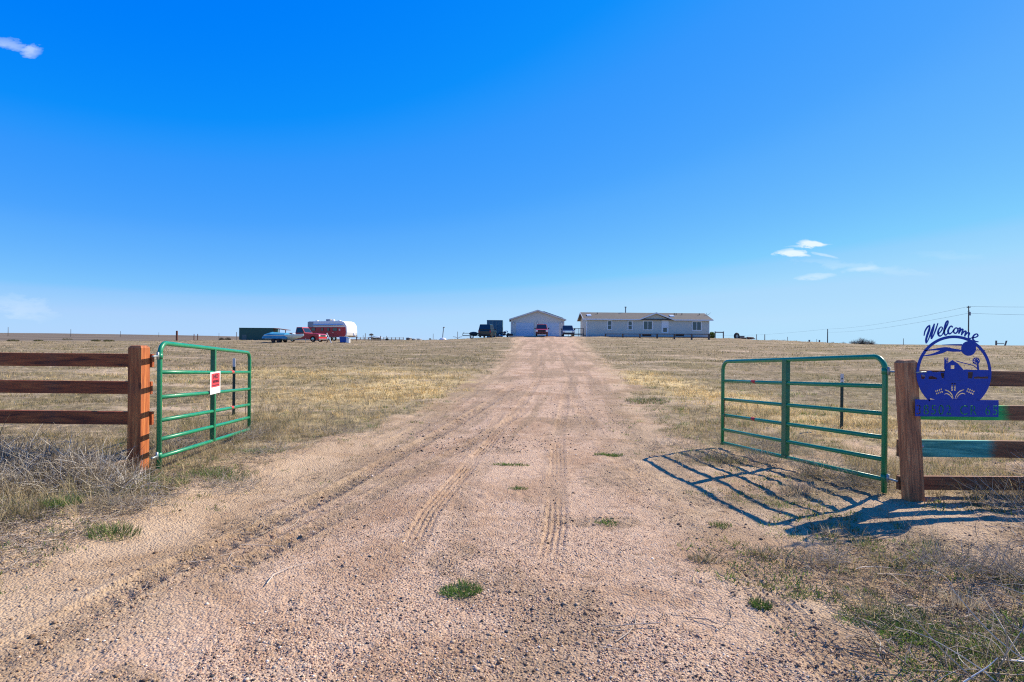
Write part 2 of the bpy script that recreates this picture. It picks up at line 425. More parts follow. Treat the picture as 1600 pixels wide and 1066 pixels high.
# the ground: sand, gravel, dry grass; masks come as an attribute laid over the terrain
def ground_material():
    m, t, b = newmat('prairie_ground')
    tcn = t.nodes.new('ShaderNodeTexCoord'); P = tcn.outputs['Object']
    at_ = t.nodes.new('ShaderNodeAttribute'); at_.attribute_name = 'mask'
    s = t.nodes.new('ShaderNodeSeparateColor'); t.links.new(at_.outputs['Color'], s.inputs[0])
    grav, cov, gold = s.outputs[0], s.outputs[1], s.outputs[2]
    def N(scale, detail=5.0, rough=.6, vec=P, dist=0.0):
        n = nd(t, 'ShaderNodeTexNoise', Scale=scale, Detail=detail, Roughness=rough, Distortion=dist); t.links.new(vec, n.inputs['Vector']); return n.outputs[0]
    sand = ramp(t, N(1.4, 6), [(.30, (.37, .262, .185)), (.55, (.47, .352, .262)), (.75, (.54, .42, .32))])
    sand = mixr(t, .55, sand, ramp(t, N(45, 6, .75), [(.32, (.22, .145, .09)), (.5, (.46, .34, .235)), (.68, (.60, .48, .36))]), 'MIX')
    # gravel: pinkish granite chips, voronoi cells for the finest stones
    vo = nd(t, 'ShaderNodeTexVoronoi', Scale=62.0); t.links.new(P, vo.inputs['Vector'])
    sv = t.nodes.new('ShaderNodeSeparateColor'); t.links.new(vo.outputs['Color'], sv.inputs[0])
    chips = ramp(t, sv.outputs[0], [(0, (.07, .06, .06)), (.12, (.20, .14, .12)), (.25, (.38, .25, .19)), (.55, (.50, .35, .27)), (.85, (.58, .45, .36)), (1, (.72, .66, .60))])
    vo2 = nd(t, 'ShaderNodeTexVoronoi', Scale=21.0); t.links.new(P, vo2.inputs['Vector'])
    sv2 = t.nodes.new('ShaderNodeSeparateColor'); t.links.new(vo2.outputs['Color'], sv2.inputs[0])
    chips2 = ramp(t, sv2.outputs[1], [(0, (.10, .075, .065)), (.1, (.26, .17, .13)), (.3, (.43, .30, .22)), (.7, (.52, .38, .29)), (1, (.62, .5, .41))])
    chips = mixr(t, .45, chips, chips2)
    gbase = mixr(t, .45, ramp(t, N(.9, 5), [(.3, (.40, .275, .205)), (.7, (.53, .38, .295))]), chips)
    road = mixr(t, mth(t, 'MULTIPLY', grav, .88), sand, gbase)
    # field: cured short grass, bare spots, dull olive weeds
    f1 = N(.55, 8, .62, dist=.6); f2 = N(4.5, 7, .7); f3 = N(.09, 5, .55); f4 = N(22, 5, .75)
    fld = ramp(t, f2, [(.30, (.10, .08, .055)), (.45, (.21, .17, .115)), (.58, (.33, .265, .185)), (.74, (.48, .40, .30))])
    fld = mixr(t, ramp(t, f1, [(.42, (0, 0, 0)), (.60, (.75, .75, .75))]), fld, ramp(t, f4, [(.3, (.075, .07, .03)), (.5, (.16, .135, .06)), (.7, (.27, .21, .11))]))
    fld = mixr(t, ramp(t, f3, [(.45, (0, 0, 0)), (.62, (.45, .45, .45))]), fld, (.26, .19, .135))
    fld = mixr(t, ramp(t, N(1.7, 6, .7), [(.60, (0, 0, 0)), (.70, (.75, .75, .75))]), fld, (.50, .40, .29))
    fld = mixr(t, mth(t, 'MULTIPLY', gold, .85), fld, ramp(t, f4, [(.3, (.46, .35, .17)), (.7, (.86, .68, .38))]))
    deb = ramp(t, N(2.6, 9, .78, dist=.5), [(.50, (0, 0, 0)), (.60, (.8, .8, .8))])
    fld = mixr(t, deb, fld, ramp(t, f4, [(.35, (.05, .038, .026)), (.65, (.17, .13, .085))]))
    mps = t.nodes.new('ShaderNodeMapping'); mps.inputs['Scale'].default_value = (.10, .55, 1); t.links.new(P, mps.inputs['Vector'])
    fld = mixr(t, ramp(t, N(1.0, 7, .7, mps.outputs[0]), [(.53, (0, 0, 0)), (.62, (.75, .75, .75))]), fld, (.46, .36, .27))
    fld = mixr(t, ramp(t, N(1.3, 7, .7, mps.outputs[0], .4), [(.36, (.6, .6, .6)), (.45, (0, 0, 0))]), fld, (.12, .105, .055))
    # the further plain: darker, greyer range land
    sy = t.nodes.new('ShaderNodeSeparateXYZ'); t.links.new(P, sy.inputs[0])
    far = ramp(t, mth(t, 'DIVIDE', sy.outputs[1], 1000, True), [(.13, (0, 0, 0)), (.30, (1, 1, 1))])
    mpf = t.nodes.new('ShaderNodeMapping'); mpf.inputs['Scale'].default_value = (.004, .012, 1); t.links.new(P, mpf.inputs['Vector'])
    farc = ramp(t, N(1.0, 8, .65, mpf.outputs[0]), [(.35, (.085, .07, .06)), (.5, (.14, .115, .095)), (.68, (.23, .19, .145))])
    fld = mixr(t, far, fld, farc)
    damp = ramp(t, N(.75, 7, .68, dist=.8), [(.47, (1, 1, 1)), (.60, (.72, .66, .59))])
    road = mixr(t, .8, road, mixr(t, 1.0, road, damp, 'MULTIPLY'))
    chm = mth(t, 'MULTIPLY', at_.outputs['Alpha'], ramp(t, N(7, 7, .75), [(.34, (.25, .25, .25)), (.55, (1, 1, 1))]))
    road = mixr(t, mth(t, 'MULTIPLY', chm, .88), road, ramp(t, N(38, 5, .75), [(.35, (.09, .065, .045)), (.52, (.24, .175, .12)), (.7, (.42, .32, .23))]))
    col = mixr(t, cov, road, fld)
    col = mixr(t, 1.0, col, (1.20, 1.15, 1.0), 'MULTIPLY')
    t.links.new(col, b.inputs['Base Color'])
    b.inputs['Roughness'].default_value = .95; b.inputs['Specular IOR Level'].default_value = .1
    h = mth(t, 'ADD', mth(t, 'MULTIPLY', N(14, 6, .7), 1.0), mth(t, 'MULTIPLY', vo.outputs['Distance'], -.5))
    h = mth(t, 'ADD', h, mth(t, 'MULTIPLY', N(70, 4, .7), .45))
    bp = nd(t, 'ShaderNodeBump', Strength=.9, Distance=.026)
    t.links.new(h, bp.inputs['Height']); t.links.new(bp.outputs[0], b.inputs['Normal'])
    return m

# ------------------------------------------------------------------ mesh building
def np_mesh(name, V, F, mat=None, col=None, attr='col', smooth=False):
    """V (n,3); F list of int arrays (k, sides)"""
    me = bpy.data.meshes.new(name)
    V = np.ascontiguousarray(V, dtype=np.float32)
    me.vertices.add(len(V)); me.vertices.foreach_set('co', V.ravel())
    loops = np.concatenate([f.ravel() for f in F]).astype(np.int32)
    tot = np.concatenate([np.full(len(f), f.shape[1], np.int32) for f in F])
    start = np.concatenate([[0], np.cumsum(tot)[:-1]]).astype(np.int32)
    me.loops.add(len(loops)); me.loops.foreach_set('vertex_index', loops)
    me.polygons.add(len(tot)); me.polygons.foreach_set('loop_start', start); me.polygons.foreach_set('loop_total', tot)
    if smooth: me.polygons.foreach_set('use_smooth', np.ones(len(tot), bool))
    me.update(calc_edges=True)
    if col is not None:
        a = me.attributes.new(attr, 'FLOAT_COLOR', 'POINT')
        c4 = np.ones((len(V), 4), np.float32); c4[:, :col.shape[1]] = col
        a.data.foreach_set('color', c4.ravel())
    if mat: me.materials.append(mat)
    return me

def link(name, me, parent=None):
    o = bpy.data.objects.new(name, me); C.objects.link(o)
    if parent: o.parent = parent
    return o

def tag(o, label=None, cat=None, group=None, kind=None):
    if label: o['label'] = label
    if cat: o['category'] = cat
    if group: o['group'] = group
    if kind: o['kind'] = kind
    return o

def thing(name, label, cat, loc=(0, 0, 0), rz=0, group=None):
    o = bpy.data.objects.new(name, None); C.objects.link(o)
    o.empty_display_size = .2
    o.location = loc; o.rotation_euler = (0, 0, rz)
    return tag(o, label, cat, group)

class MB:
    def __init__(s): s.v = []; s.f = []
    def add(s, vs, fs):
        n = len(s.v); s.v += [tuple(v) for v in vs]; s.f += [tuple(i + n for i in f) for f in fs]; return s
    def box(s, x0, x1, y0, y1, z0, z1):
        return s.add([(x0, y0, z0), (x1, y0, z0), (x1, y1, z0), (x0, y1, z0), (x0, y0, z1), (x1, y0, z1), (x1, y1, z1), (x0, y1, z1)],
                     [(0, 3, 2, 1), (4, 5, 6, 7), (0, 1, 5, 4), (1, 2, 6, 5), (2, 3, 7, 6), (3, 0, 4, 7)])
    def frustum(s, b, t, z0, z1):      # b,t = (x0,x1,y0,y1)
        vs = [(b[0], b[2], z0), (b[1], b[2], z0), (b[1], b[3], z0), (b[0], b[3], z0), (t[0], t[2], z1), (t[1], t[2], z1), (t[1], t[3], z1), (t[0], t[3], z1)]
        return s.add(vs, [(0, 3, 2, 1), (4, 5, 6, 7), (0, 1, 5, 4), (1, 2, 6, 5), (2, 3, 7, 6), (3, 0, 4, 7)])
    def prism(s, pts, a0, a1, plane='XZ'):
        n = len(pts)
        if plane == 'XZ': A = [(p[0], a0, p[1]) for p in pts]; B = [(p[0], a1, p[1]) for p in pts]
        elif plane == 'YZ': A = [(a0, p[0], p[1]) for p in pts]; B = [(a1, p[0], p[1]) for p in pts]
        else: A = [(p[0], p[1], a0) for p in pts]; B = [(p[0], p[1], a1) for p in pts]
        return s.add(A + B, [tuple(range(n)), tuple(range(2 * n - 1, n - 1, -1))] + [(i, i + n, (i + 1) % n + n, (i + 1) % n) for i in range(n)])
    def tube(s, pts, r, sides=10, caps=True):
        pts = [Vector(p) for p in pts]
        rr = r if isinstance(r, (list, tuple)) else [r] * len(pts)
        rings = []; up = None
        for i, p in enumerate(pts):
            d = (pts[min(i + 1, len(pts) - 1)] - pts[max(i - 1, 0)]).normalized()
            if up is None:
                up = d.orthogonal().normalized()
            up = (up - d * up.dot(d)).normalized()
            sd_ = d.cross(up)
            rings.append([p + (up * math.cos(2 * PI * k / sides) + sd_ * math.sin(2 * PI * k / sides)) * rr[i] for k in range(sides)])
        vs = [v for rg in rings for v in rg]; fs = []
        for i in range(len(pts) - 1):
            for k in range(sides):
                a = i * sides + k; b_ = i * sides + (k + 1) % sides
                fs.append((a, b_, b_ + sides, a + sides))
        if caps:
            fs.append(tuple(range(sides - 1, -1, -1))); fs.append(tuple(len(vs) - sides + k for k in range(sides)))
        return s.add(vs, fs)
    def ball(s, c, r, seg=12, rings=8, sc=(1, 1, 1)):
        vs = []; fs = []
        for i in range(rings + 1):
            th = PI * i / rings
            for k in range(seg):
                ph = 2 * PI * k / seg
                vs.append((c[0] + r * sc[0] * math.sin(th) * math.cos(ph), c[1] + r * sc[1] * math.sin(th) * math.sin(ph), c[2] + r * sc[2] * math.cos(th)))
        for i in range(rings):
            for k in range(seg):
                fs.append((i * seg + k, (i + 1) * seg + k, (i + 1) * seg + (k + 1) % seg, i * seg + (k + 1) % seg))
        return s.add(vs, fs)
    def build(s, name, mat, parent=None, bevel=0, smooth=False, seg=2):
        me = bpy.data.meshes.new(name); me.from_pydata(s.v, [], s.f)
        bm = bmesh.new(); bm.from_mesh(me)
        bmesh.ops.remove_doubles(bm, verts=bm.verts, dist=1e-5)
        bmesh.ops.recalc_face_normals(bm, faces=bm.faces)
        if bevel:
            ed = [e for e in bm.edges if len(e.link_faces) == 2 and e.calc_face_angle(0) > .6]
            bmesh.ops.bevel(bm, geom=ed, offset=bevel, segments=seg, affect='EDGES', profile=.5)
        bm.to_mesh(me); bm.free()
        if smooth:
            me.polygons.foreach_set('use_smooth', [True] * len(me.polygons))
        me.materials.append(mat)
        return link(name, me, parent)

def copy_tree(o, parent=None):
    c = o.copy(); C.objects.link(c); c.parent = parent
    for ch in [k for k in bpy.data.objects if k.parent == o]:
        copy_tree(ch, c)
    return c

# many thin twigs: paths (N,S,3), radius (N,S)
def twigs(paths, rad, sides=3):
    N_, S_, _ = paths.shape
    d = np.gradient(paths, axis=1); d /= np.linalg.norm(d, axis=2, keepdims=True) + 1e-9
    ref = np.where(np.abs(d[..., 2:3]) < .9, np.array([0, 0, 1.0]), np.array([1.0, 0, 0]))
    a = np.cross(d, ref); a /= np.linalg.norm(a, axis=2, keepdims=True) + 1e-9
    b = np.cross(d, a)
    V = []
    for k in range(sides):
        t = 2 * PI * k / sides
        V.append(paths + (a * math.cos(t) + b * math.sin(t)) * rad[..., None])
    V = np.stack(V, axis=2).reshape(-1, 3)       # N,S,sides
    n = np.arange(N_)[:, None, None] * S_ * sides; i = np.arange(S_ - 1)[None, :, None] * sides; k = np.arange(sides)[None, None, :]
    q0 = n + i + k; q1 = n + i + (k + 1) % sides
    F = np.stack([q0, q1, q1 + sides, q0 + sides], axis=-1).reshape(-1, 4)
    return V, F

def blades(base, h, wd, lean, az, bend=.4):
    """grass blades: five vertices each"""
    n = len(base)
    fa = rng.uniform(0, 2 * PI, n)
    wx, wy = np.cos(fa) * wd, np.sin(fa) * wd
    lx, ly = np.cos(az) * lean, np.sin(az) * lean
    V = np.zeros((n, 5, 3))
    V[:, 0] = base; V[:, 0, 0] -= wx; V[:, 0, 1] -= wy
    V[:, 1] = base; V[:, 1, 0] += wx; V[:, 1, 1] += wy
    mid = base.copy(); mid[:, 0] += lx * bend; mid[:, 1] += ly * bend; mid[:, 2] += h * .58
    V[:, 2] = mid; V[:, 2, 0] -= wx * .7; V[:, 2, 1] -= wy * .7
    V[:, 3] = mid; V[:, 3, 0] += wx * .7; V[:, 3, 1] += wy * .7
    V[:, 4] = base; V[:, 4, 0] += lx; V[:, 4, 1] += ly; V[:, 4, 2] += h
    o = np.arange(n) * 5
    Q = np.stack([o, o + 1, o + 3, o + 2], 1); T = np.stack([o + 2, o + 3, o + 4], 1)
    return V.reshape(-1, 3), Q, T

STRAW = np.array([(.48, .39, .25), (.40, .32, .20), (.58, .49, .33), (.32, .25, .16), (.44, .36, .27)])
GOLD = np.array([(.66, .50, .27), (.58, .43, .22), (.72, .58, .35), (.48, .36, .19)])
GREEN = np.array([(.10, .19, .035), (.14, .24, .05), (.075, .15, .04), (.20, .26, .07)])
OLIVE = np.array([(.15, .14, .06), (.20, .18, .08), (.12, .12, .06), (.26, .22, .11)])
GREYS = np.array([(.36, .31, .27), (.45, .40, .36), (.28, .24, .21), (.54, .49, .44)])

def pick(pal, n):
    return pal[rng.integers(0, len(pal), n)] * rng.uniform(.8, 1.2, (n, 1))

def tufts(cx, cy, nb, h, spread, wd, cols, leanf=1.15, hvar=.4):
    """nb blades per tuft centre; h, spread per tuft; returns arrays"""
    n = len(cx); idx = np.repeat(np.arange(n), nb)
    m = len(idx)
    az = rng.uniform(0, 2 * PI, m); rr = np.sqrt(rng.uniform(0, 1, m)) * spread[idx]
    x = cx[idx] + np.cos(az) * rr; y = cy[idx] + np.sin(az) * rr
    z = terrain(x, y) - .004
    hh = h[idx] * rng.uniform(1 - hvar, 1 + hvar, m)
    V, Q, T = blades(np.stack([x, y, z], 1), hh, wd[idx] * rng.uniform(.7, 1.3, m), hh * rng.uniform(.1, 1, m) * leanf, az + rng.normal(0, .6, m))
    c = np.repeat(cols[idx] * rng.uniform(.75, 1.25, (m, 1)), 5, axis=0)
    return V, Q, T, c

def merge(parts):
    Vs, Qs, Ts, Cs = [], [], [], []; o = 0
    for V, Q, T, c in parts:
        Vs.append(V); Qs.append(Q + o); Ts.append(T + o); Cs.append(c); o += len(V)
    return np.concatenate(Vs), [np.concatenate(Qs), np.concatenate(Ts)], np.concatenate(Cs)

# ------------------------------------------------------------------ ground sheet and driveway
def build_ground():
    ys = [-1.2]
    while ys[-1] < 7500:
        y = ys[-1]
        if y < 2.3: ys.append(y + .05)
        else: ys.append(y + max(.010, min(y * y / 910 * .62, .035 * y)))
    ys = np.array(ys); r = ys + 1.9
    a = np.concatenate([np.geomspace(4.0, 1.0, 40)[:-1] * -1, np.linspace(-1.0, 1.0, 1050), np.geomspace(1.0, 4.0, 40)[1:]])
    X = r[:, None] * a[None, :]; Y = np.repeat(ys[:, None], len(a), 1)
    Z = terrain(X.ravel(), Y.ravel()).reshape(X.shape)
    V = np.stack([X, Y, Z], -1).reshape(-1, 3)
    ny, nx = X.shape
    i = np.arange(ny - 1)[:, None] * nx + np.arange(nx - 1)[None, :]
    F = np.stack([i, i + 1, i + nx + 1, i + nx], -1).reshape(-1, 4)
    u, grav, cov, gold, green = masks(V[:, 0], V[:, 1])
    m = np.stack([grav, cov, gold, churn_mask(V[:, 0], V[:, 1])], 1)
    fc = V[F].mean(1)
    uf = np.abs(road_u(fc[:, 0], fc[:, 1])) + (fbm(fc[:, 0] * .9, fc[:, 1] * .9, 61, 3) - .5) * .38
    isroad = (uf < 1.08) & (fc[:, 1] < 91) 
    mat = ground_material()
    for nm, sel in (('ground', ~isroad), ('driveway', isroad)):
        Fs = F[sel]
        used = np.unique(Fs); mp = np.full(len(V), -1); mp[used] = np.arange(len(used))
        me = np_mesh(nm, V[used], [mp[Fs]], mat, m[used], 'mask', True)
        tag(link(nm, me), kind='structure')
build_ground()

# ------------------------------------------------------------------ shared materials
M = dict(
    red_wood=wood('stained_redwood', (.13, .028, .008), (.42, .11, .025), (.62, .22, .06), 'Z', weather=.35),
    red_rail=wood('stained_redwood_rail', (.09, .018, .006), (.34, .070, .014), (.52, .15, .035), 'X', weather=.3),
    brown_wood=wood('brown_post_wood', (.15, .05, .02), (.46, .17, .065), (.72, .34, .14), 'Z', weather=.4),
    brown_rail=wood('brown_rail_wood', (.10, .030, .010), (.24, .082, .028), (.40, .16, .06), 'X', weather=.2),
    gate=paint('green_gate_enamel', (.008, .26, .115), .32, var=.10, scale=9, coat=.3),
    gate_dark=paint('green_brace_enamel', (.006, .19, .075), .4, var=.15, scale=9),
    zinc=paint('galvanised_steel', (.32, .36, .35), .5, .6, .15, 30),
    red_tag=paint('faded_red_tape', (.55, .04, .04), .6),
    blue=paint('cobalt_sign_paint', (.004, .032, .32), .42, var=.10, scale=14),
    white=paint('white_paint', (.78, .78, .76), .5, var=.04),
    offwhite=paint('offwhite_paint', (.62, .60, .56), .6, var=.06),
    tpost=paint('dark_green_post', (.018, .045, .03), .6, var=.3, scale=20),
    rust=paint('rusty_steel', (.13, .045, .025), .9, var=.4, scale=12),
    black=paint('black_plastic', (.012, .012, .014), .5),
    rubber=paint('tyre_rubber', (.02, .02, .021), .85, var=.2),
    chrome=paint('chrome', (.7, .7, .72), .15, 1.0, .03),
    glass=glass('dark_glass'),
    teal_glass=glass('tinted_window_glass', (.015, .05, .06)),
    redcar=paint('red_car_paint', (.52, .016, .018), .35, var=.08, coat=.2),
    bluecar=paint('blue_car_paint', (.010, .028, .085), .4, var=.08, coat=.15),
    greencar=paint('dark_green_car_paint', (.012, .028, .028), .3, var=.08, coat=.5),
    taillight=paint('red_lens', (.4, .01, .01), .3),
    lamp=paint('clear_lens', (.75, .75, .72), .15, coat=.8),
    greensheet=siding('green_steel_sheet', (.018, .085, .065), .25, 'X'),
    bluebox=siding('blue_grey_steel_sheet', (.045, .15, .21), .4, 'X'),
    wallv=siding('grey_vinyl_siding', (.58, .57, .49), .2),
    garw=siding('garage_vinyl_siding', (.60, .57, .50), .2),
    roof=shingle('weathered_shingles', (.125, .112, .092)),
    rooff=shingle('garage_shingles', (.20, .18, .16)),
    doorw=paint('white_door_steel', (.44, .53, .62), .5, var=.03),
    concrete=paint('pale_concrete', (.5, .45, .36), .9, var=.12, scale=3, bump=.3),
    rvwhite=paint('white_trailer_gelcoat', (.80, .78, .74), .35, var=.04, coat=.3),
    rvred=paint('red_trailer_gelcoat', (.52, .014, .022), .4, var=.08),
    rvgrey=paint('grey_trailer_roof', (.30, .32, .34), .6, var=.15),
    awning=paint('awning_fabric', (.50, .55, .62), .8, var=.05),
    tarp=paint('blue_tarp', (.05, .28, .42), .6, var=.18, scale=4, bump=.5),
    boatw=paint('pale_aqua_hull', (.62, .72, .66), .4, var=.1),
    bluebin=paint('blue_plastic', (.01, .09, .38), .5, var=.1),
    pole=wood('power_pole_wood', (.05, .04, .035), (.10, .08, .065), (.16, .13, .10), 'Z', weather=0),
    greywood=wood('grey_weathered_wood', (.11, .09, .075), (.19, .16, .13), (.30, .26, .22), 'Z', weather=0),
    solar=paint('solar_panel', (.012, .018, .035), .15, coat=.5),
    wire=paint('dark_cable', (.10, .10, .11), .6),
    veg=attr_mat('dry_grass_blades', .8, .35),
    stone=attr_mat('gravel_stones', .85),
    twig=attr_mat('dead_twigs', .85),
)

def scuffed(name, col, dust=(.34, .32, .24)):
    m = paint(name, col, .34, var=.14, scale=9, coat=.25); t = m.node_tree; b = t.nodes['Principled BSDF']
    base = b.inputs['Base Color'].links[0].from_socket
    tcn = t.nodes.new('ShaderNodeTexCoord')
    n = nd(t, 'ShaderNodeTexNoise', Scale=60.0, Detail=6.0, Roughness=.8); t.links.new(tcn.outputs['Object'], n.inputs['Vector'])
    n2 = nd(t, 'ShaderNodeTexNoise', Scale=3.0, Detail=5.0, Roughness=.7); t.links.new(tcn.outputs['Object'], n2.inputs['Vector'])
    f = mth(t, 'MULTIPLY', ramp(t, n.outputs[0], [(.56, (0, 0, 0)), (.70, (1, 1, 1))]), ramp(t, n2.outputs[0], [(.40, (.1, .1, .1)), (.65, (.8, .8, .8))]))
    c = mixr(t, f, base, dust); t.links.new(c, b.inputs['Base Color'])
    t.links.new(mth(t, 'ADD', mth(t, 'MULTIPLY', n2.outputs[0], .5), .12), b.inputs['Roughness'])
    return m
M['gate'] = scuffed('green_gate_enamel', (.006, .235, .10))
M['gate_dark'] = scuffed('green_brace_enamel', (.005, .16, .065))

# ------------------------------------------------------------------ rail fences by the gates
def sawn(mb_pts, name, mat, parent, bevel=.006):
    return MB().box(*mb_pts).build(name, mat, parent, bevel=bevel)

def rail_fence(x_in, sgn, y, post_w, base, top, rails, length, tilt, label, mats, rail_mats, lean=0):
    f = thing('rail_fence', label, 'fence', (x_in, y, base))
    # end post with a chamfered top
    h = post_w / 2; H = top - base
    c = .018
    mb = MB().frustum((-h, h, -h, h), (-h, h, -h, h), -.35, H - c * 1.4)
    mb.frustum((-h, h, -h, h), (-h + c, h - c, -h + c, h - c), H - c * 1.4, H)
    p = mb.build('post', mats, f, bevel=.004)
    p.rotation_euler = (0, lean, tilt)
    for i, (z0, z1) in enumerate(rails):
        dx = -.10 if i != 1 else -.085
        xa, xb = (dx, length) if sgn > 0 else (-length, -dx)
        o = MB().box(xa, xb, -.02, .02, -(z1 - z0) / 2, (z1 - z0) / 2).build('rail', rail_mats[i], f, bevel=.004)
        o.location = (0, h + .022, (z0 + z1) / 2 - base)
        o.rotation_euler = (0, random.uniform(-.003, .003), 0)
    for i, (z0, z1) in enumerate(rails):
        zc = (z0 + z1) / 2 - base + .02
        MB().ball((-sgn * (h + .0) * 0 + sgn * (h + .06), h - .001, zc), .016, 8, 6, (1, .5, 1)).build('bolt', M['zinc'], f)
    # the next posts further along
    k = 2.44
    while k < length + .1:
        x = k * sgn
        q = MB().box(-h, h, -h, h, -.35, H).build('post', mats, f, bevel=.005); q.location = (x, 0, 0)
        k += 2.44
    return f

LF_Y = 6.42
pl = at(217, 600, LF_Y)
left_fence = rail_fence(pl.x, -1, LF_Y, .152, .02, at(217, 540, LF_Y).z, [(1.265, 1.415), (.955, 1.10), (.605, .755)], 7.4, R(-1),
                        'reddish stained three rail wooden fence running left from the left gate', M['red_wood'], [M['red_rail']] * 3)
RF_Y = 5.50
pr = at(1428, 760, RF_Y)
gp = [None, (.03, .99, (.01, .30, .06), (.03, .62, .13)), (-.02, .86, (.01, .17, .13), (.10, .46, .36)), None]
rms = []
for g_ in gp:
    rms.append(M['brown_rail'] if g_ is None else wood('brown_rail_with_green_overspray', (.10, .030, .010), (.24, .082, .028), (.40, .16, .06), 'X', g_, .2))
right_fence = rail_fence(pr.x, 1, RF_Y, .137, .0, at(1410, 562, RF_Y).z, [(1.20, 1.35), (.865, 1.01), (.50, .665), (.175, .31)], 7.4, R(-1),
                         'brown wooden rail fence with green overspray on two rails behind the blue sign', M['brown_wood'], rms, R(-3.6))

# ------------------------------------------------------------------ tube gates
def tube_gate(hinge, free, label, zs, sag, brace_t, brace_w, sign_side):
    hx, hy = hinge; fx, fy = free
    L = math.hypot(fx - hx, fy - hy); rz = math.atan2(fy - hy, fx - hx)
    g = thing('tube_gate', label, 'gate', (hx, hy, 0), rz, 'green tube gates')
    r = .0235
    top = zs[0]; bot = zs[-1]
    def zz(x, z): return z - sag * x / L
    # outer frame: hinge stile, rounded top corners, free stile, bottom rail
    cr = .13
    pts = [(0, 0, bot - .13)]
    pts += [(0, 0, top - cr)]
    for k in range(1, 8):
        a = PI / 2 * k / 7
        pts.append((cr - cr * math.cos(a), 0, top - cr + cr * math.sin(a)))
    for k in range(0, 8):
        a = PI / 2 * k / 7
        x = L - cr + cr * math.sin(a)
        pts.append((x, 0, zz(x, top) - cr + cr * math.cos(a)))
    pts += [(L, 0, zz(L, bot) - .03)]
    MB().tube(pts, r * 1.12, 14).build('frame', M['gate'], g, smooth=True)
    for z in zs[1:]:
        MB().tube([(0, 0, z), (L * .33, .0, zz(L * .33, z) - .002), (L * .66, 0, zz(L * .66, z) - .003), (L, 0, zz(L, z))], r, 12).build('rail', M['gate'], g, smooth=True)
    bx = L * brace_t
    for s in (1,):
        MB().box(bx - brace_w / 2, bx + brace_w / 2, -.030, .030, zz(bx, bot) - .01, zz(bx, top)).build('brace', M['gate_dark'], g, bevel=.004)
    # hinges: strap, pin and bolt towards the post
    for z in (top - .14, bot + .02):
        h = MB().tube([(-.16, .0, z), (-.02, 0, z)], .011, 8)
        h.tube([(-.045, 0, z - .035), (-.045, 0, z + .045)], .014, 8)
        h.build('hinge', M['zinc'], g, smooth=True)
        MB().tube([(0, 0, z - .03), (0, 0, z + .03)], r * 1.35, 14).build('hinge_band', M['gate'], g, smooth=True)
    # weld collars and red tapes
    for z in (zs[1], zs[3]):
        x = L * .735
        MB().tube([(x - .045, 0, zz(x, z)), (x + .045, 0, zz(x, z))], r * 1.06, 12).build('red_tape', M['red_tag'], g, smooth=True)
    # chain hanging at the free end
    ch = MB()
    for k in range(16):
        z = zz(L, zs[2]) - .01 - k * .026
        ch.tube([(L - .09 + .006 * math.cos(a) * (k % 2 == 0), .026 + .007 * math.cos(a) * (k % 2), z + .016 * math.sin(a)) for a in [j * PI / 4 for j in range(9)]], .0028, 5, False)
    ch.tube([(L, -.028, zz(L, zs[2])), (L - .05, -.04, zz(L, zs[2]) - .02), (L - .09, .0, zz(L, zs[2]))], .004, 6)
    ch.build('chain', M['rust'], g)
    return g, L

gl_, GL = tube_gate((-3.88, 6.27), (-4.30, 9.33), 'open green tube gate on the left with a red and white notice', [1.54, 1.222, .947, .69, .48, .285], .17, .50, .055, 1)
gr_, GR = tube_gate((3.74, 5.70), (3.20, 8.62), 'open green tube gate on the right casting its shadow on the sand', [1.47, 1.18, .905, .665, .445, .245], .155, .51, .085, -1)

# notice on the left gate
nz_ = thing('notice_sign', 'red and white trespassing notice hung on the left gate', 'sign', (0, 0, 0))
t_ = GL * .49
nx = -3.88 + (-.42) * t_ / GL; ny = 6.27 + 3.06 * t_ / GL
nz_.location = (nx, ny, .845); nz_.rotation_euler = (0, R(0), math.atan2(3.06, -.42))   # its face looks towards the drive
dirx = Vector((-.42, 3.06)).normalized()
NS_W, NS_H = .36, .30
# local frame: X along the gate, -Y is the face seen from the drive
MB().box(-NS_W / 2, NS_W / 2, -.034 - .006, -.034, 0, NS_H).build('panel', M['white'], nz_, bevel=.002)
MB().box(-NS_W / 2 + .035, NS_W / 2 - .035, -.043, -.0405, .095, NS_H - .02).build('red_field', paint('notice_red', (.62, .045, .06), .5), nz_)

def text_mesh(body, size, mat, parent, name, loc, rot=(PI / 2, 0, 0), depth=.0008, bold=.0, sx=1.0, align='CENTER'):
    cu = bpy.data.curves.new(name, 'FONT'); cu.body = body; cu.size = size; cu.extrude = depth; cu.offset = bold
    cu.align_x = align; cu.align_y = 'CENTER'
    o = bpy.data.objects.new('tmp', cu); C.objects.link(o)
    dg = bpy.context.evaluated_depsgraph_get()
    me = bpy.data.meshes.new_from_object(o.evaluated_get(dg))
    bpy.data.objects.remove(o)
    me.materials.clear(); me.materials.append(mat); me.name = name
    q = link(name, me, parent); q.location = loc; q.rotation_euler = rot; q.scale = (sx, 1, 1)
    return q
dkred = paint('notice_lettering', (.11, .012, .03), .6)
text_mesh('NO', .075, dkred, nz_, 'lettering', (0, -.0442, .235), bold=.003, sx=1.5)
text_mesh('TRESPASSING', .046, dkred, nz_, 'lettering', (0, -.0442, .168), bold=.0015, sx=.82)
MB().box(-.12, .12, -.0445, -.0432, .112, .124).build('red_field', dkred, nz_)

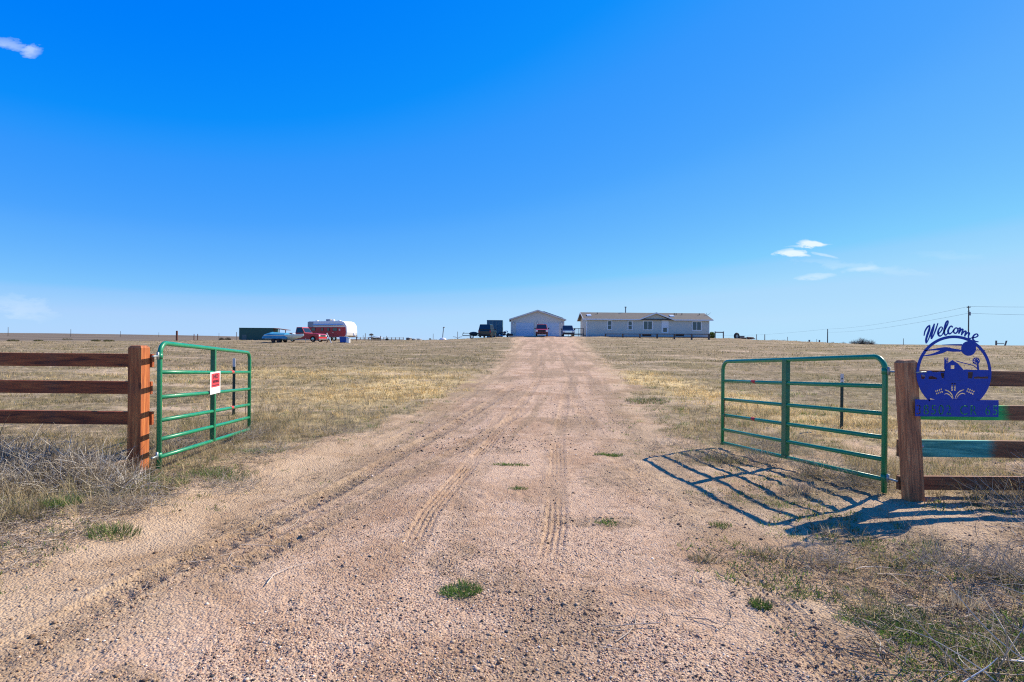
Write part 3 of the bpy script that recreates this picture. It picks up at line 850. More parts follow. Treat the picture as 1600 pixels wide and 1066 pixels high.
# steel posts standing behind the gates
def t_post(px, pytop, pybase, D, label):
    b_ = at(px, pybase, D); tz = at(px, pytop, D).z; gr = gz(b_.x, D)
    p = thing('steel_post', label, 'fence post', (b_.x, D, gr - .05), group='steel posts behind the gates')
    H = tz - gr + .05
    sh = MB().box(-.028, .028, -.004, .004, 0, H - .17); sh.box(-.004, .004, .004, .036, 0, H - .17)
    for k in range(12): sh.box(-.012, .012, -.011, -.004, .2 + k * .07, .22 + k * .07)
    sh.build('shaft', M['tpost'], p)
    cp = MB().box(-.028, .028, -.004, .004, H - .17, H); cp.box(-.004, .004, .004, .036, H - .17, H)
    cp.build('painted_tip', M['offwhite'], p)
t_post(365, 560, 653, 11.5, 'dark steel post with pale tip behind the left green gate')
t_post(1315, 584, 672, 10.6, 'dark steel post with pale tip behind the right green gate')

# ------------------------------------------------------------------ welcome sign
SG_Y = 5.40
sg = thing('welcome_sign', 'cobalt blue cut metal Welcome sign with barn scene and address board', 'sign')
K = 6.457           # zoomed pixels per photo pixel in which the outline was measured
o0 = at(1425 + 420 / K, 495 + 845 / K, SG_Y)
sg.location = (o0.x, SG_Y, o0.z)
SC = SG_Y / FPX / K
def sp(p): return ((p[0] - 420) * SC, (845 - p[1]) * SC)

def smooth(pts, n=8, closed=False):
    P_ = [np.array(p, float) for p in pts]
    if closed: P_ = [P_[-1]] + P_ + [P_[0], P_[1]]
    else: P_ = [2 * P_[0] - P_[1]] + P_ + [2 * P_[-1] - P_[-2]]
    out = []
    for i in range(1, len(P_) - 2):
        p0, p1, p2, p3 = P_[i - 1:i + 3]
        for k in range(n):
            t = k / n
            out.append(.5 * ((2 * p1) + (-p0 + p2) * t + (2 * p0 - 5 * p1 + 4 * p2 - p3) * t * t + (-p0 + 3 * p1 - 3 * p2 + p3) * t ** 3))
    if not closed: out.append(P_[-2])
    return out

def stroke_poly(pts, n=7):
    """pts: (x, y, width) in sign pixels; returns an outline polygon"""
    S_ = smooth(pts, n)
    L_, R_ = [], []
    for i, p in enumerate(S_):
        a = S_[max(i - 1, 0)]; b_ = S_[min(i + 1, len(S_) - 1)]
        d = b_[:2] - a[:2]; d = d / (np.linalg.norm(d) + 1e-9); nrm = np.array([-d[1], d[0]])
        L_.append(p[:2] + nrm * p[2] / 2); R_.append(p[:2] - nrm * p[2] / 2)
    return L_, R_

def strokes_mesh(strokes, th, y0, mb=None):
    mb = mb or MB()
    for k, st in enumerate(strokes):
        L_, R_ = stroke_poly(st); n = len(L_); yy0 = y0 + .0006 * (k % 5)
        vs = []
        for i in range(n):
            for (q, dy) in ((L_[i], 0), (R_[i], 0), (L_[i], th), (R_[i], th)):
                x, z = sp(q); vs.append((x, yy0 + dy, z))
        fs = [(0, 1, 3, 2), (4 * n - 4, 4 * n - 2, 4 * n - 1, 4 * n - 3)]
        for i in range(n - 1):
            a = 4 * i; b_ = a + 4
            fs += [(a, b_, b_ + 1, a + 1), (a + 2, a + 3, b_ + 3, b_ + 2), (a, a + 2, b_ + 2, b_), (a + 1, b_ + 1, b_ + 3, a + 3)]
        mb.add(vs, fs)
    return mb

def flat_shape(name, loops, th, y, mat, parent, metric=False):
    """2-D outlines (first outer, others holes) filled and given thickness"""
    cu = bpy.data.curves.new(name, 'CURVE'); cu.dimensions = '2D'; cu.fill_mode = 'BOTH'; cu.extrude = th / 2
    for lp in loops:
        s_ = cu.splines.new('POLY'); s_.points.add(len(lp) - 1); s_.use_cyclic_u = True
        for i, p in enumerate(lp):
            x, z = p if metric else sp(p)
            s_.points[i].co = (x, z, 0, 1)
    o = bpy.data.objects.new('tmp', cu); C.objects.link(o)
    dg = bpy.context.evaluated_depsgraph_get()
    me = bpy.data.meshes.new_from_object(o.evaluated_get(dg)); bpy.data.objects.remove(o)
    me.materials.clear(); me.materials.append(mat); me.name = name
    q = link(name, me, parent); q.location = (0, y, 0); q.rotation_euler = (PI / 2, 0, 0)
    return q

W_ = 15
WELCOME = [
    [(115, 195, 9), (124, 150, 13), (148, 108, 15), (172, 88, 12)],
    [(172, 88, 10), (168, 130, 20), (148, 190, 20), (136, 240, 19), (140, 272, 14)],
    [(140, 272, 8), (165, 220, 10), (192, 140, 13), (220, 72, 11)],
    [(220, 72, 11), (206, 130, 20), (192, 185, 20), (192, 228, 15)],
    [(192, 228, 8), (212, 190, 11), (235, 130, 13), (256, 66, 9)],
    [(256, 178, 9), (284, 150, 11), (300, 118, 11), (285, 104, 10), (264, 130, 15), (256, 170, 18), (272, 197, 15), (298, 184, 10)],
    [(298, 184, 9), (328, 128, 12), (354, 70, 13), (354, 42, 11), (336, 62, 16), (322, 120, 20), (318, 165, 19), (334, 188, 13), (354, 168, 9)],
    [(404, 108, 14), (390, 94, 12), (370, 112, 15), (358, 150, 18), (372, 174, 15), (398, 158, 10)],
    [(398, 158, 8), (420, 128, 12), (440, 112, 12), (458, 128, 14), (450, 155, 14), (430, 168, 14), (414, 152, 14), (420, 128, 12)],
    [(452, 126, 9), (480, 112, 12), (476, 140, 15), (466, 172, 14)],
    [(468, 166, 9), (492, 128, 13), (506, 130, 15), (498, 160, 15), (493, 188, 13)],
    [(495, 180, 9), (524, 146, 13), (538, 150, 15), (530, 178, 15), (526, 200, 13)],
    [(528, 192, 9), (556, 160, 13), (572, 166, 15), (564, 196, 15), (572, 220, 12), (600, 210, 9)],
    [(600, 212, 9), (636, 206, 12), (660, 190, 12), (648, 172, 12), (622, 184, 15), (608, 216, 17), (626, 244, 16), (666, 252, 10)],
]
strokes_mesh(WELCOME, .004, -.003).build('lettering', M['blue'], sg)
# ring
def circ(cx, cy, rx, ry, n=72, a0=0, a1=2 * PI):
    return [(cx + rx * math.cos(a0 + (a1 - a0) * i / n), cy + ry * math.sin(a0 + (a1 - a0) * i / n)) for i in range(n)]
_ra, _rb = R(129.2), R(410.8)
flat_shape('ring', [circ(420, 567, 378, 378, 72, _ra, _rb) + circ(420, 567, 350, 350, 72, _rb, _ra)], .004, 0, M['blue'], sg)
# sun and cloud streaks
strokes_mesh([[(120, 345, 8), (240, 332, 20), (330, 326, 36), (400, 336, 34), (500, 343, 18)],
              [(88, 402, 7), (200, 384, 18), (300, 352, 34), (380, 318, 20)],
              [(300, 286, 6), (400, 284, 13), (500, 284, 17)],
              [(625, 302, 10), (650, 296, 9), (690, 300, 8)], [(625, 338, 9), (660, 334, 8), (735, 340, 7)]], .004, -.002).build('cloud_streaks', M['blue'], sg)
flat_shape('sun_disc', [circ(565, 320, 74, 74, 40)], .004, -.0012, M['blue'], sg)
# barn, silo, roofline, windmill
flat_shape('barn', [[(328, 640), (328, 522), (352, 472), (402, 438), (455, 470), (510, 528), (516, 640)], [(386, 490), (424, 490), (424, 526), (386, 526)]], .004, -.0016, M['blue'], sg)
mbw = strokes_mesh([[(440, 446, 8), (530, 470, 8), (615, 492, 8), (668, 532, 8)], [(660, 440, 7), (664, 480, 8), (668, 535, 14)], [(652, 470, 6), (662, 535, 7)],
                    [(323, 418, 8), (364, 418, 8)], [(325, 436, 7), (362, 436, 7)], [(325, 454, 7), (362, 454, 7)], [(325, 472, 6), (352, 472, 6)],
                    [(327, 415, 6), (327, 530, 7)], [(340, 430, 12), (336, 530, 26)], [(360, 415, 6), (358, 470, 6)]] +
                   [[(645, 445, 5), (645 + 33 * math.cos(a), 445 + 33 * math.sin(a), 11)] for a in [k * PI / 4 + .2 for k in range(8)]], .004, -.0024)
mbw.build('silo_and_windmill', M['blue'], sg)
flat_shape('windmill_wheel', [circ(645, 445, 36, 36, 30), circ(645, 445, 28, 28, 30)], .004, .0014, M['blue'], sg)
# landscape plate with cut-outs
def wheat(cx, cy, ang, ln, wd, n=5):
    out = []
    for i in range(n):
        for s in (-1, 1):
            u_ = (i - (n - 1) / 2) / n * ln; w0 = s * (wd * .46 + 2)
            px_, py_ = u_, w0
            pts = []
            for k in range(8):
                a = 2 * PI * k / 8
                qx, qy = px_ + math.cos(a) * ln / n * .40, py_ + math.sin(a) * wd * .40 + s * math.cos(a) * wd * .10
                pts.append((cx + qx * math.cos(ang) - qy * math.sin(ang), cy + qx * math.sin(ang) + qy * math.cos(ang)))
            out.append(pts)
    return out
def hole_stroke(pts):
    L_, R_ = stroke_poly(pts, 5)
    return [tuple(p) for p in L_] + [tuple(p) for p in R_[::-1]]
ang0 = math.asin((575 - 567) / 364)
arc = [(420 + 364 * math.cos(a), 567 + 364 * math.sin(a)) for a in np.linspace(R(1), R(134), 40)]
arc2 = [(420 + 364 * math.cos(a), 567 + 364 * math.sin(a)) for a in np.linspace(R(137), R(179), 14)]
lowarc = [p for p in arc if p[1] < 842]; lowarc2 = [p for p in arc2 if p[1] < 842]
top_edge = [(100, 556), (150, 562), (160, 548), (185, 545), (205, 560), (250, 562), (285, 556), (330, 560), (510, 538), (545, 530), (600, 534), (700, 534), (784, 536)]
plate = lowarc + [(640, 842), (245, 842)] + lowarc2 + [(60, 560)] + top_edge
holes = [[(88, 588), (128, 585), (130, 622), (118, 634), (92, 630)], [(165, 606), (200, 600), (232, 612), (252, 618), (250, 633), (165, 633)],
         [(286, 566), (322, 568), (322, 622), (300, 624), (292, 600)],
         [(562, 556), (610, 556), (612, 590), (606, 622), (562, 622)],
         [(622, 608), (660, 600), (700, 604), (768, 600), (768, 622), (622, 624)],
         hole_stroke([(416, 828, 6), (404, 790, 12), (374, 756, 12), (330, 738, 8)]), hole_stroke([(410, 833, 4), (396, 806, 10), (370, 784, 11), (345, 776, 9), (322, 786, 4)]),
         hole_stroke([(434, 830, 6), (448, 790, 12), (480, 754, 12), (526, 734, 8)]), hole_stroke([(450, 833, 4), (462, 802, 10), (486, 780, 11), (512, 772, 9), (540, 782, 4)])]
holes += wheat(418, 708, PI / 2, 84, 26, 4) + wheat(272, 756, -.35, 76, 24, 4) + wheat(590, 752, .42, 84, 24, 4)
flat_shape('landscape_plate', [plate] + holes, .004, .0008, M['blue'], sg)
# address board: the numbers are cut through it and show the green rail behind
bx0, bz0 = sp((32, 1008)); bx1, bz1 = sp((872, 838))
cu = bpy.data.curves.new('address', 'FONT'); cu.body = '38502 CR 65'; cu.size = 1.0; cu.align_x = 'LEFT'; cu.offset = .06; cu.space_word = 1.5; cu.space_character = 1.22
ob = bpy.data.objects.new('tmp', cu); C.objects.link(ob)
bpy.context.view_layer.objects.active = ob; ob.select_set(True)
bpy.ops.object.convert(target='CURVE')
raw = []
for s_ in ob.data.splines:
    if s_.type == 'BEZIER':
        pts = []
        bp_ = s_.bezier_points; n = len(bp_)
        for i in range(n):
            a, b_ = bp_[i], bp_[(i + 1) % n]
            p0, p1, p2, p3 = a.co, a.handle_right, b_.handle_left, b_.co
            for k in range(4):
                t = k / 4; u_ = 1 - t
                pts.append(tuple((u_ ** 3 * p0 + 3 * u_ * u_ * t * p1 + 3 * u_ * t * t * p2 + t ** 3 * p3)[:2]))
        raw.append(pts)
    else:
        raw.append([tuple(p.co[:2]) for p in s_.points])
bpy.data.objects.remove(ob)
xs = [p[0] for l in raw for p in l]; zs_ = [p[1] for l in raw for p in l]
tx0, tz0 = sp((44, 990)); tx1, tz1 = sp((864, 892))
def mapt(p): return (tx0 + (p[0] - min(xs)) / (max(xs) - min(xs)) * (tx1 - tx0), tz0 + (p[1] - min(zs_)) / (max(zs_) - min(zs_)) * (tz1 - tz0))
txt = [[mapt(p) for p in l] for l in raw]
flat_shape('address_board', [[(bx0, bz0), (bx1, bz0), (bx1, bz1), (bx0, bz1)]] + txt, .004, .0, M['blue'], sg, True)
# stencil bridges across the digits
for l in raw:
    q = [mapt(p) for p in l]; x0 = min(p[0] for p in q); x1 = max(p[0] for p in q); z0 = min(p[1] for p in q); z1 = max(p[1] for p in q)
    if z1 - z0 > .7 * (tz1 - tz0) and x1 - x0 > .02:
        xm = (x0 + x1) / 2; MB().box(xm - .0035, xm + .0035, .0022, .0042, tz0 - .006, tz1 + .006).build('stencil_bridge', M['blue'], sg)
# bolt holding the ring to the rail
MB().tube([(sp((20, 565))[0], -.02, sp((20, 565))[1]), (sp((125, 560))[0], -.02, sp((125, 560))[1])], .006, 8).build('bolt', M['zinc'], sg, smooth=True)

# ------------------------------------------------------------------ loose gravel on the drive
def scatter(n, y0, y1, power=2.0, xr=1.0):
    """points spread about evenly over the part of the ground the picture shows"""
    u_ = rng.uniform(0, 1, n)
    if power == 1: y = y0 * (y1 / y0) ** u_
    else:
        e = 1 - power; y = (y0 ** e + u_ * (y1 ** e - y0 ** e)) ** (1 / e)
    x = rng.uniform(-1, 1, n) * (y + 1.2) * xr
    return x, y

def stones(x, y, size, cols):
    n = len(x)
    z = terrain(x, y)
    base = np.array([(1, 0, 0), (0, 1, 0), (-1, 0, 0), (0, -1, 0), (0, 0, 1), (0, 0, -1), (.7, .7, .4), (-.7, -.7, .35)], float)[:6]
    V = base[None] * rng.uniform(.6, 1.15, (n, 6, 1)) + rng.normal(0, .12, (n, 6, 3))
    V[:, :, 2] *= .62
    a = rng.uniform(0, 2 * PI, n); ca, sa = np.cos(a)[:, None], np.sin(a)[:, None]
    X = V[:, :, 0] * ca - V[:, :, 1] * sa; Y = V[:, :, 0] * sa + V[:, :, 1] * ca
    V = np.stack([X, Y, V[:, :, 2]], -1) * size[:, None, None]
    V[:, :, 0] += x[:, None]; V[:, :, 1] += y[:, None]; V[:, :, 2] += (z + size * .18)[:, None]
    o = np.arange(n)[:, None, None] * 6
    T = np.array([(0, 1, 4), (1, 2, 4), (2, 3, 4), (3, 0, 4), (1, 0, 5), (2, 1, 5), (3, 2, 5), (0, 3, 5)])[None] + o
    c = np.repeat(cols, 6, axis=0)
    return V.reshape(-1, 3), T.reshape(-1, 3), c

STONE = np.array([(.50, .33, .24), (.44, .28, .20), (.56, .40, .30), (.38, .24, .18), (.62, .48, .37), (.48, .36, .25), (.30, .20, .15), (.12, .10, .095), (.66, .60, .52)])
DARK = np.array([(.06, .065, .075), (.09, .09, .10), (.14, .12, .11), (.10, .075, .065), (.20, .17, .15)])
Vs, Ts, Cs, off_ = [], [], [], 0
for (n, y0, y1, pw, s0, s1, pal, dens) in [
        (105000, 2.4, 10, 1.8, .0025, .0070, STONE, 1.0), (30000, 2.4, 12, 1.8, .005, .011, STONE, .9), (5200, 2.4, 14, 1.8, .005, .011, DARK, .8), (420, 2.4, 14, 1.8, .010, .017, DARK, .8),
        (22000, 8, 30, 1.8, .008, .018, STONE, .9), (3800, 8, 34, 1.8, .012, .024, DARK, .9), (500, 2.4, 16, 1.8, .010, .020, STONE[4:9], .5)]:
    x, y = scatter(n, y0, y1, pw)
    u, grav, cov, gold, green = masks(x, y)
    patch = sm(.30, .62, fbm(x * 1.1, y * .8, 111, 3))
    keep = rng.uniform(0, 1, n) < np.clip(grav * (.25 + .95 * patch) + .03 * (1 - cov), 0, 1) * dens * np.where(patch < .3, .5, 1.0)
    x, y = x[keep], y[keep]
    sz = s0 * (s1 / s0) ** rng.uniform(0, 1, len(x)) ** 1.0
    V, T, c = stones(x, y, sz, pick(pal, len(x)) * np.array([1.15, 1.06, .95]) * rng.uniform(.42, 1.32, (len(x), 1)))
    Vs.append(V); Ts.append(T + off_); Cs.append(c); off_ += len(V)
CLOD = np.array([(.30, .21, .14), (.22, .15, .10), (.38, .28, .19), (.16, .11, .075), (.44, .33, .23)])
for (n, y0, y1, s0, s1) in [(60000, 2.4, 12, .004, .011), (6000, 2.4, 14, .010, .022)]:
    x, y = scatter(n, y0, y1, 1.8)
    cm_ = churn_mask(x, y); u, grav, cov, gold, green = masks(x, y)
    keep = rng.uniform(0, 1, n) < np.clip(cm_ * .9 + .05 * (1 - grav), 0, 1)
    x, y = x[keep], y[keep]
    V, T, c = stones(x, y, s0 * (s1 / s0) ** rng.uniform(0, 1, len(x)) ** 1.6, pick(CLOD, len(x)) * np.array([1.15, 1.06, .95]))
    Vs.append(V); Ts.append(T + off_); Cs.append(c); off_ += len(V)
gv = link('gravel', np_mesh('gravel', np.concatenate(Vs), [np.concatenate(Ts)], M['stone'], np.concatenate(Cs)))
tag(gv, 'loose pinkish gravel with scattered dark stones on the sandy drive', 'gravel', kind='stuff')

# ------------------------------------------------------------------ grass
def field_tufts(n, y0, y1, pw, nb, hr, spr, wd, fn):
    x, y = scatter(n, y0, y1, pw)
    u, grav, cov, gold, green = masks(x, y)
    p, cols, hm = fn(x, y, u, grav, cov, gold, green)
    keep = rng.uniform(0, 1, n) < p
    x, y, cols = x[keep], y[keep], cols[keep]; hm = hm[keep]
    h = rng.uniform(hr[0], hr[1], len(x)) * hm
    wdv = wd * np.maximum(1, y / 9.0)
    return tufts(x, y, nb, h, np.full(len(x), spr) * np.maximum(1, y / 14), wdv, cols * np.array([1.08, 1.03, .85]))

def f_short(x, y, u, grav, cov, gold, green):
    n = len(x); mix_ = rng.uniform(0, 1, n)
    big = fbm(x * .12, y * .4, 121, 3)
    bri = (.55 + .9 * fbm(x * .10, y * .55, 122, 4))[:, None]
    c = np.where((mix_ < .55 - .5 * (big - .5))[:, None], pick(STRAW, n), pick(OLIVE, n))
    c = np.where((mix_ > 1 - .35 * green)[:, None], pick(GREEN, n), c)
    bare = sm(.38, .60, fbm(x * .22, y * 1.1, 124, 4))
    return cov * (.15 + .85 * sm(.35, .6, fbm(x * 1.9, y * 1.9, 123, 3))) * (.12 + .88 * bare), c * bri, .55 + .9 * bare

def f_gold(x, y, u, grav, cov, gold, green):
    n = len(x)
    return np.clip(gold * cov * 1.2, 0, 1), np.where((rng.uniform(0, 1, n) < .8)[:, None], pick(GOLD, n), pick(STRAW, n)), np.ones(n)

def f_tall(x, y, u, grav, cov, gold, green):
    n = len(x)
    au = np.abs(u); edge = np.exp(-((np.abs(x) - 4.6) / 1.2) ** 2) * (y < 12) * (y > 4.2)
    nearl = np.exp(-(((x + 4.6) / 1.0) ** 2 + ((y - 9.5) / 3) ** 2))
    beh = np.exp(-(((x - 6.0) / 2.2) ** 2 + ((y - 7.4) / 1.0) ** 2)) * 1.4
    c = np.where((rng.uniform(0, 1, n) < .75)[:, None], pick(STRAW, n), pick(OLIVE, n))
    return np.clip(cov * (edge * .5 + nearl + beh), 0, 1), c, np.ones(n)

def f_mat(x, y, u, grav, cov, gold, green):
    n = len(x); au = np.abs(u)
    k = sm(.52, .60, fbm(x * 1.7 + 9, y * 1.7, 131, 3) + .04 * (x < -3)) * sm(.72, 1.0, au) * np.exp(-np.maximum(au - 2.2, 0))
    g = np.zeros(n)
    for (gx_, gy_, sx_, sy_) in [(-3.0, 6.9, .45, .7), (-2.6, 8.6, .7, .5), (-3.9, 5.2, .5, .3), (-3.6, 4.6, .35, .25), (-4.3, 4.2, .3, .3), (3.1, 8.0, .8, .8), (2.9, 6.9, .5, .4), (2.6, 10.5, .9, 1.2), (2.9, 2.85, .5, .3), (2.4, 3.3, .4, .2),
                                 (3.3, 3.6, .4, .15), (2.9, 14, .5, 2.5), (-1.9, 11.5, .6, 1.2), (-3.4, 3.5, .3, .2), (1.9, 2.8, .15, .12)]:
        g = np.maximum(g, np.exp(-((x - gx_) / sx_) ** 2 - ((y - gy_) / sy_) ** 2))
    g = g * sm(.42, .58, fbm(x * 3.1, y * 3.1, 137, 3)) * 1.3
    return np.clip(np.maximum(k * .9, g), 0, 1) * (1 - .8 * strip(x, y)), pick(np.concatenate([GREEN * 1.1, GREEN, OLIVE]), n), np.ones(n)

def f_stalk(x, y, u, grav, cov, gold, green):
    n = len(x); au = np.abs(u)
    return .5 * sm(.50, .62, fbm(x * 1.3 + 2, y * 1.3, 133, 3)) * sm(.95, 1.2, au), pick(STRAW * .9, n), np.ones(n)

def f_green(x, y, u, grav, cov, gold, green):
    n = len(x)
    return np.clip(cov * sm(.45, .9, green) * .9, 0, 1), pick(GREEN, n), np.ones(n)

parts = [
    field_tufts(15000, 2.6, 9, 1.6, 9, (.03, .075), .045, .0016, f_short),
    field_tufts(34000, 7, 34, 1.55, 8, (.03, .075), .08, .0022, f_short),
    field_tufts(18000, 28, 95, 1.4, 6, (.04, .09), .14, .0028, f_short),
    field_tufts(15000, 8, 30, 1.3, 12, (.05, .14), .13, .0026, f_gold),
    field_tufts(5200, 4.4, 14, 1.3, 22, (.08, .27), .08, .0018, f_tall),
    field_tufts(9000, 2.6, 13, 1.6, 12, (.025, .06), .05, .0026, f_green),
    field_tufts(14000, 2.5, 18, 1.6, 14, (.012, .035), .07, .0030, f_mat),
    field_tufts(4200, 2.5, 12, 1.6, 8, (.05, .16), .03, .0014, f_stalk),
]
V, F, c = merge(parts)
gs = link('dry_grass', np_mesh('dry_grass', V, F, M['veg'], c))
tag(gs, 'straw coloured and olive prairie grass covering both fields beside the drive', 'grass', kind='stuff')
print('grass verts', len(V))

# litter: broken stems lying flat on the ground
def litter(n, cx, cy, sx_, sy_, l0, l1, pal, r0=.0012, r1=.0026, zup=.012):
    x = rng.normal(cx, sx_, n); y = rng.normal(cy, sy_, n)
    ok = (y > 2.35) & (rng.uniform(0, 1, n) > 1.5 * strip(x, y)) & (rng.uniform(0, 1, n) < .06 + sm(.42, .54, fbm(x * 1.3 + 5, y * 1.3, 66, 4) + .22 * (x < -3.2))) & (rng.uniform(0, 1, n) > .8 * bare_zone(x, y))
    x, y = x[ok], y[ok]; n = len(x)
    L_ = rng.uniform(l0, l1, n); a = rng.uniform(0, 2 * PI, n); cur = rng.normal(0, .6, n)
    t = np.linspace(0, 1, 4)[None]
    ang = a[:, None] + cur[:, None] * t
    P_ = np.stack([x[:, None] + np.cos(ang) * L_[:, None] * t, y[:, None] + np.sin(ang) * L_[:, None] * t], -1)
    z = terrain(P_[..., 0].ravel(), P_[..., 1].ravel()).reshape(n, 4) + rng.uniform(.001, zup, (n, 1)) + rng.uniform(0, zup, (n, 4))
    P_ = np.concatenate([P_, z[..., None]], -1)
    V, F = twigs(P_, rng.uniform(r0, r1, (n, 1)) * np.array([[1, .9, .7, .4]]))
    return V, F, np.repeat(pick(pal, n), 12, axis=0)
lp = [litter(3600, 3.4, 3.9, 1.0, .55, .03, .14, np.concatenate([GREYS * .45, STRAW * .5, STRAW])), litter(3000, 2.9, 3.3, .7, .45, .02, .10, GREYS * .35), litter(3600, -4.2, 5.0, .9, .6, .02, .10, GREYS * .35), litter(3600, -4.1, 4.2, .6, .5, .02, .12, np.concatenate([GREYS * .3, STRAW * .6, GREYS])), litter(2200, -3.2, 6.3, .7, .6, .02, .10, GREYS * .35), litter(2600, 3.1, 2.95, .7, .35, .03, .16, np.concatenate([GREYS, STRAW])),
      litter(2600, 4.9, 4.4, .9, .5, .04, .16, GREYS), litter(3800, -4.6, 5.2, 1.0, .7, .04, .18, np.concatenate([GREYS, STRAW])), litter(1500, -3.6, 5.0, .7, .5, .04, .15, np.concatenate([GREYS, STRAW])),
      litter(1500, -4.0, 3.9, .8, .5, .03, .12, GREYS), litter(2600, 3.2, 6.6, 1.1, .9, .04, .16, np.concatenate([GREYS, STRAW])), litter(1800, -3.6, 7.6, .9, 1.0, .04, .16, STRAW),
      litter(34, 2.6, 3.2, 1.2, .5, .18, .42, GREYS, .002, .0045), litter(24, -3.4, 4.8, 1.0, .6, .18, .5, GREYS, .002, .0045)]
o_ = 0; Vl, Fl, Cl = [], [], []
for V, F, c in lp: Vl.append(V); Fl.append(F + o_); Cl.append(c); o_ += len(V)
tag(link('plant_litter', np_mesh('plant_litter', np.concatenate(Vl), [np.concatenate(Fl)], M['twig'], np.concatenate(Cl) * np.array([1.05, .97, .85]))),
    'grey and straw coloured broken stems lying over the sandy verges', 'plant litter', kind='stuff')

# tangles of dead tumbleweed against the fences
def tangle(cx, cy, cz, rx, ry, rz, n, L0, L1, r0, r1, pal, S=7, upb=.25, curl=.55):
    p0 = rng.normal(0, .42, (n, 3)) * np.array([rx, ry, rz]); p0[:, 2] = np.abs(p0[:, 2]) * .9
    d = rng.normal(0, 1, (n, 3)); d[:, 2] = np.abs(d[:, 2]) * .6 + upb * rng.uniform(-.5, 1, n)
    d = d + p0 / np.array([rx, ry, rz]) * .8; d /= np.linalg.norm(d, axis=1, keepdims=True)
    st = rng.uniform(L0, L1, n) / (S - 1)
    P_ = [p0]; cv_ = rng.normal(0, curl / (S - 1), (n, 3)) * 1.6
    for k in range(S - 1):
        d = d + cv_ + rng.normal(0, .10, (n, 3)); d /= np.linalg.norm(d, axis=1, keepdims=True)
        P_.append(P_[-1] + d * st[:, None])
    P_ = np.stack(P_, 1) + np.array([cx, cy, cz])
    gz_ = terrain(P_[..., 0].ravel(), P_[..., 1].ravel(), False).reshape(P_.shape[:2]) + .006
    P_[..., 2] = np.maximum(P_[..., 2], gz_ + rng.uniform(0, .03, gz_.shape))
    rr = (r0 + (r1 - r0) * rng.uniform(0, 1, (n, 1)) ** 2.2) * np.linspace(1, .35, S)[None]
    V, F = twigs(P_, rr)
    return V, F, np.repeat(pick(pal, n), S * 3, axis=0)

def brush(name, label, cat, specs, kind='stuff', rad=(.0012, .0036), pal=GREYS, L=(.12, .5), group=None):
    o_ = 0; Vl, Fl, Cl = [], [], []
    for (cx, cy, rx, ry, rz, n) in specs:
        V, F, c = tangle(cx, cy, gz(cx, cy) + .02, rx, ry, rz, n, L[0], L[1], rad[0], rad[1], pal)
        Vl.append(V); Fl.append(F + o_); Cl.append(c); o_ += len(V)
    ob_ = link(name, np_mesh(name, np.concatenate(Vl), [np.concatenate(Fl)], M['twig'], np.concatenate(Cl)))
    return tag(ob_, label, cat, group, kind)
PALE = np.array([(.36, .29, .20), (.50, .42, .31), (.24, .18, .12), (.74, .66, .54), (.12, .09, .06), (.66, .60, .50), (.26, .20, .13)])
brush('tumbleweed_pile', 'grey tangle of dead tumbleweed heaped under the reddish left fence', 'dead brush',
      [(-6.3, 6.2, .6, .35, .33, 1900), (-5.5, 6.0, .6, .35, .32, 1900), (-4.75, 5.9, .5, .35, .31, 1900), (-4.2, 5.75, .35, .28, .22, 900), (-7.2, 6.3, .6, .4, .28, 700),
       (-5.0, 5.4, .8, .3, .09, 900), (-3.75, 5.45, .3, .2, .12, 260), (-5.9, 5.35, .7, .3, .10, 700)], pal=PALE, L=(.08, .38))
brush('dead_brush', 'grey bare twigs piled below the bottom rail of the right fence', 'dead brush',
      [(5.15, 5.25, .35, .25, .24, 420), (5.7, 5.1, .4, .3, .30, 420), (4.55, 5.1, .3, .2, .10, 120), (5.0, 4.3, .6, .25, .07, 300), (4.2, 4.25, .5, .25, .06, 220)], pal=PALE)
brush('bramble_twigs', 'pale curved dead stalks sprawling at the lower right corner of the verge', 'dead brush',
      [(2.45, 2.72, .25, .12, .05, 26), (2.2, 2.62, .2, .1, .04, 16), (2.75, 2.95, .3, .15, .06, 30), (3.4, 3.2, .4, .2, .08, 120), (1.9, 2.75, .15, .1, .02, 6)], rad=(.0018, .0058), pal=PALE, L=(.15, .5))
brush('matted_weeds', 'low brown matted weeds lying under the gates and over both verges', 'dead brush',
      [(3.3, 3.75, .5, .16, .035, 420), (4.2, 3.7, .6, .2, .045, 420), (3.9, 3.2, .5, .2, .04, 360), (2.2, 4.05, .3, .12, .03, 180), (3.0, 3.95, .4, .1, .03, 200), (5.0, 3.9, .5, .2, .05, 300), (3.2, 2.8, .4, .2, .03, 240), (-4.4, 4.7, .6, .25, .04, 360), (-3.4, 5.1, .5, .2, .04, 300), (-5.2, 4.9, .6, .25, .05, 300), (-2.9, 6.0, .5, .3, .04, 300), (-3.3, 7.6, .6, .4, .05, 300), (-2.7, 9.4, .9, .3, .05, 300), (2.4, 8.6, .7, .3, .04, 200), (3.6, 6.7, .35, .3, .10, 420), (3.75, 6.1, .3, .3, .10, 420), (3.3, 7.4, .4, .3, .08, 350), (3.9, 8.5, .6, .5, .12, 500), (2.7, 7.7, .4, .3, .06, 200), (-4.15, 8.9, .5, .5, .12, 520), (-4.7, 8.0, .6, .5, .12, 420)],
      rad=(.001, .0026), pal=np.concatenate([STRAW * .8, GREYS * .8]), L=(.08, .3))

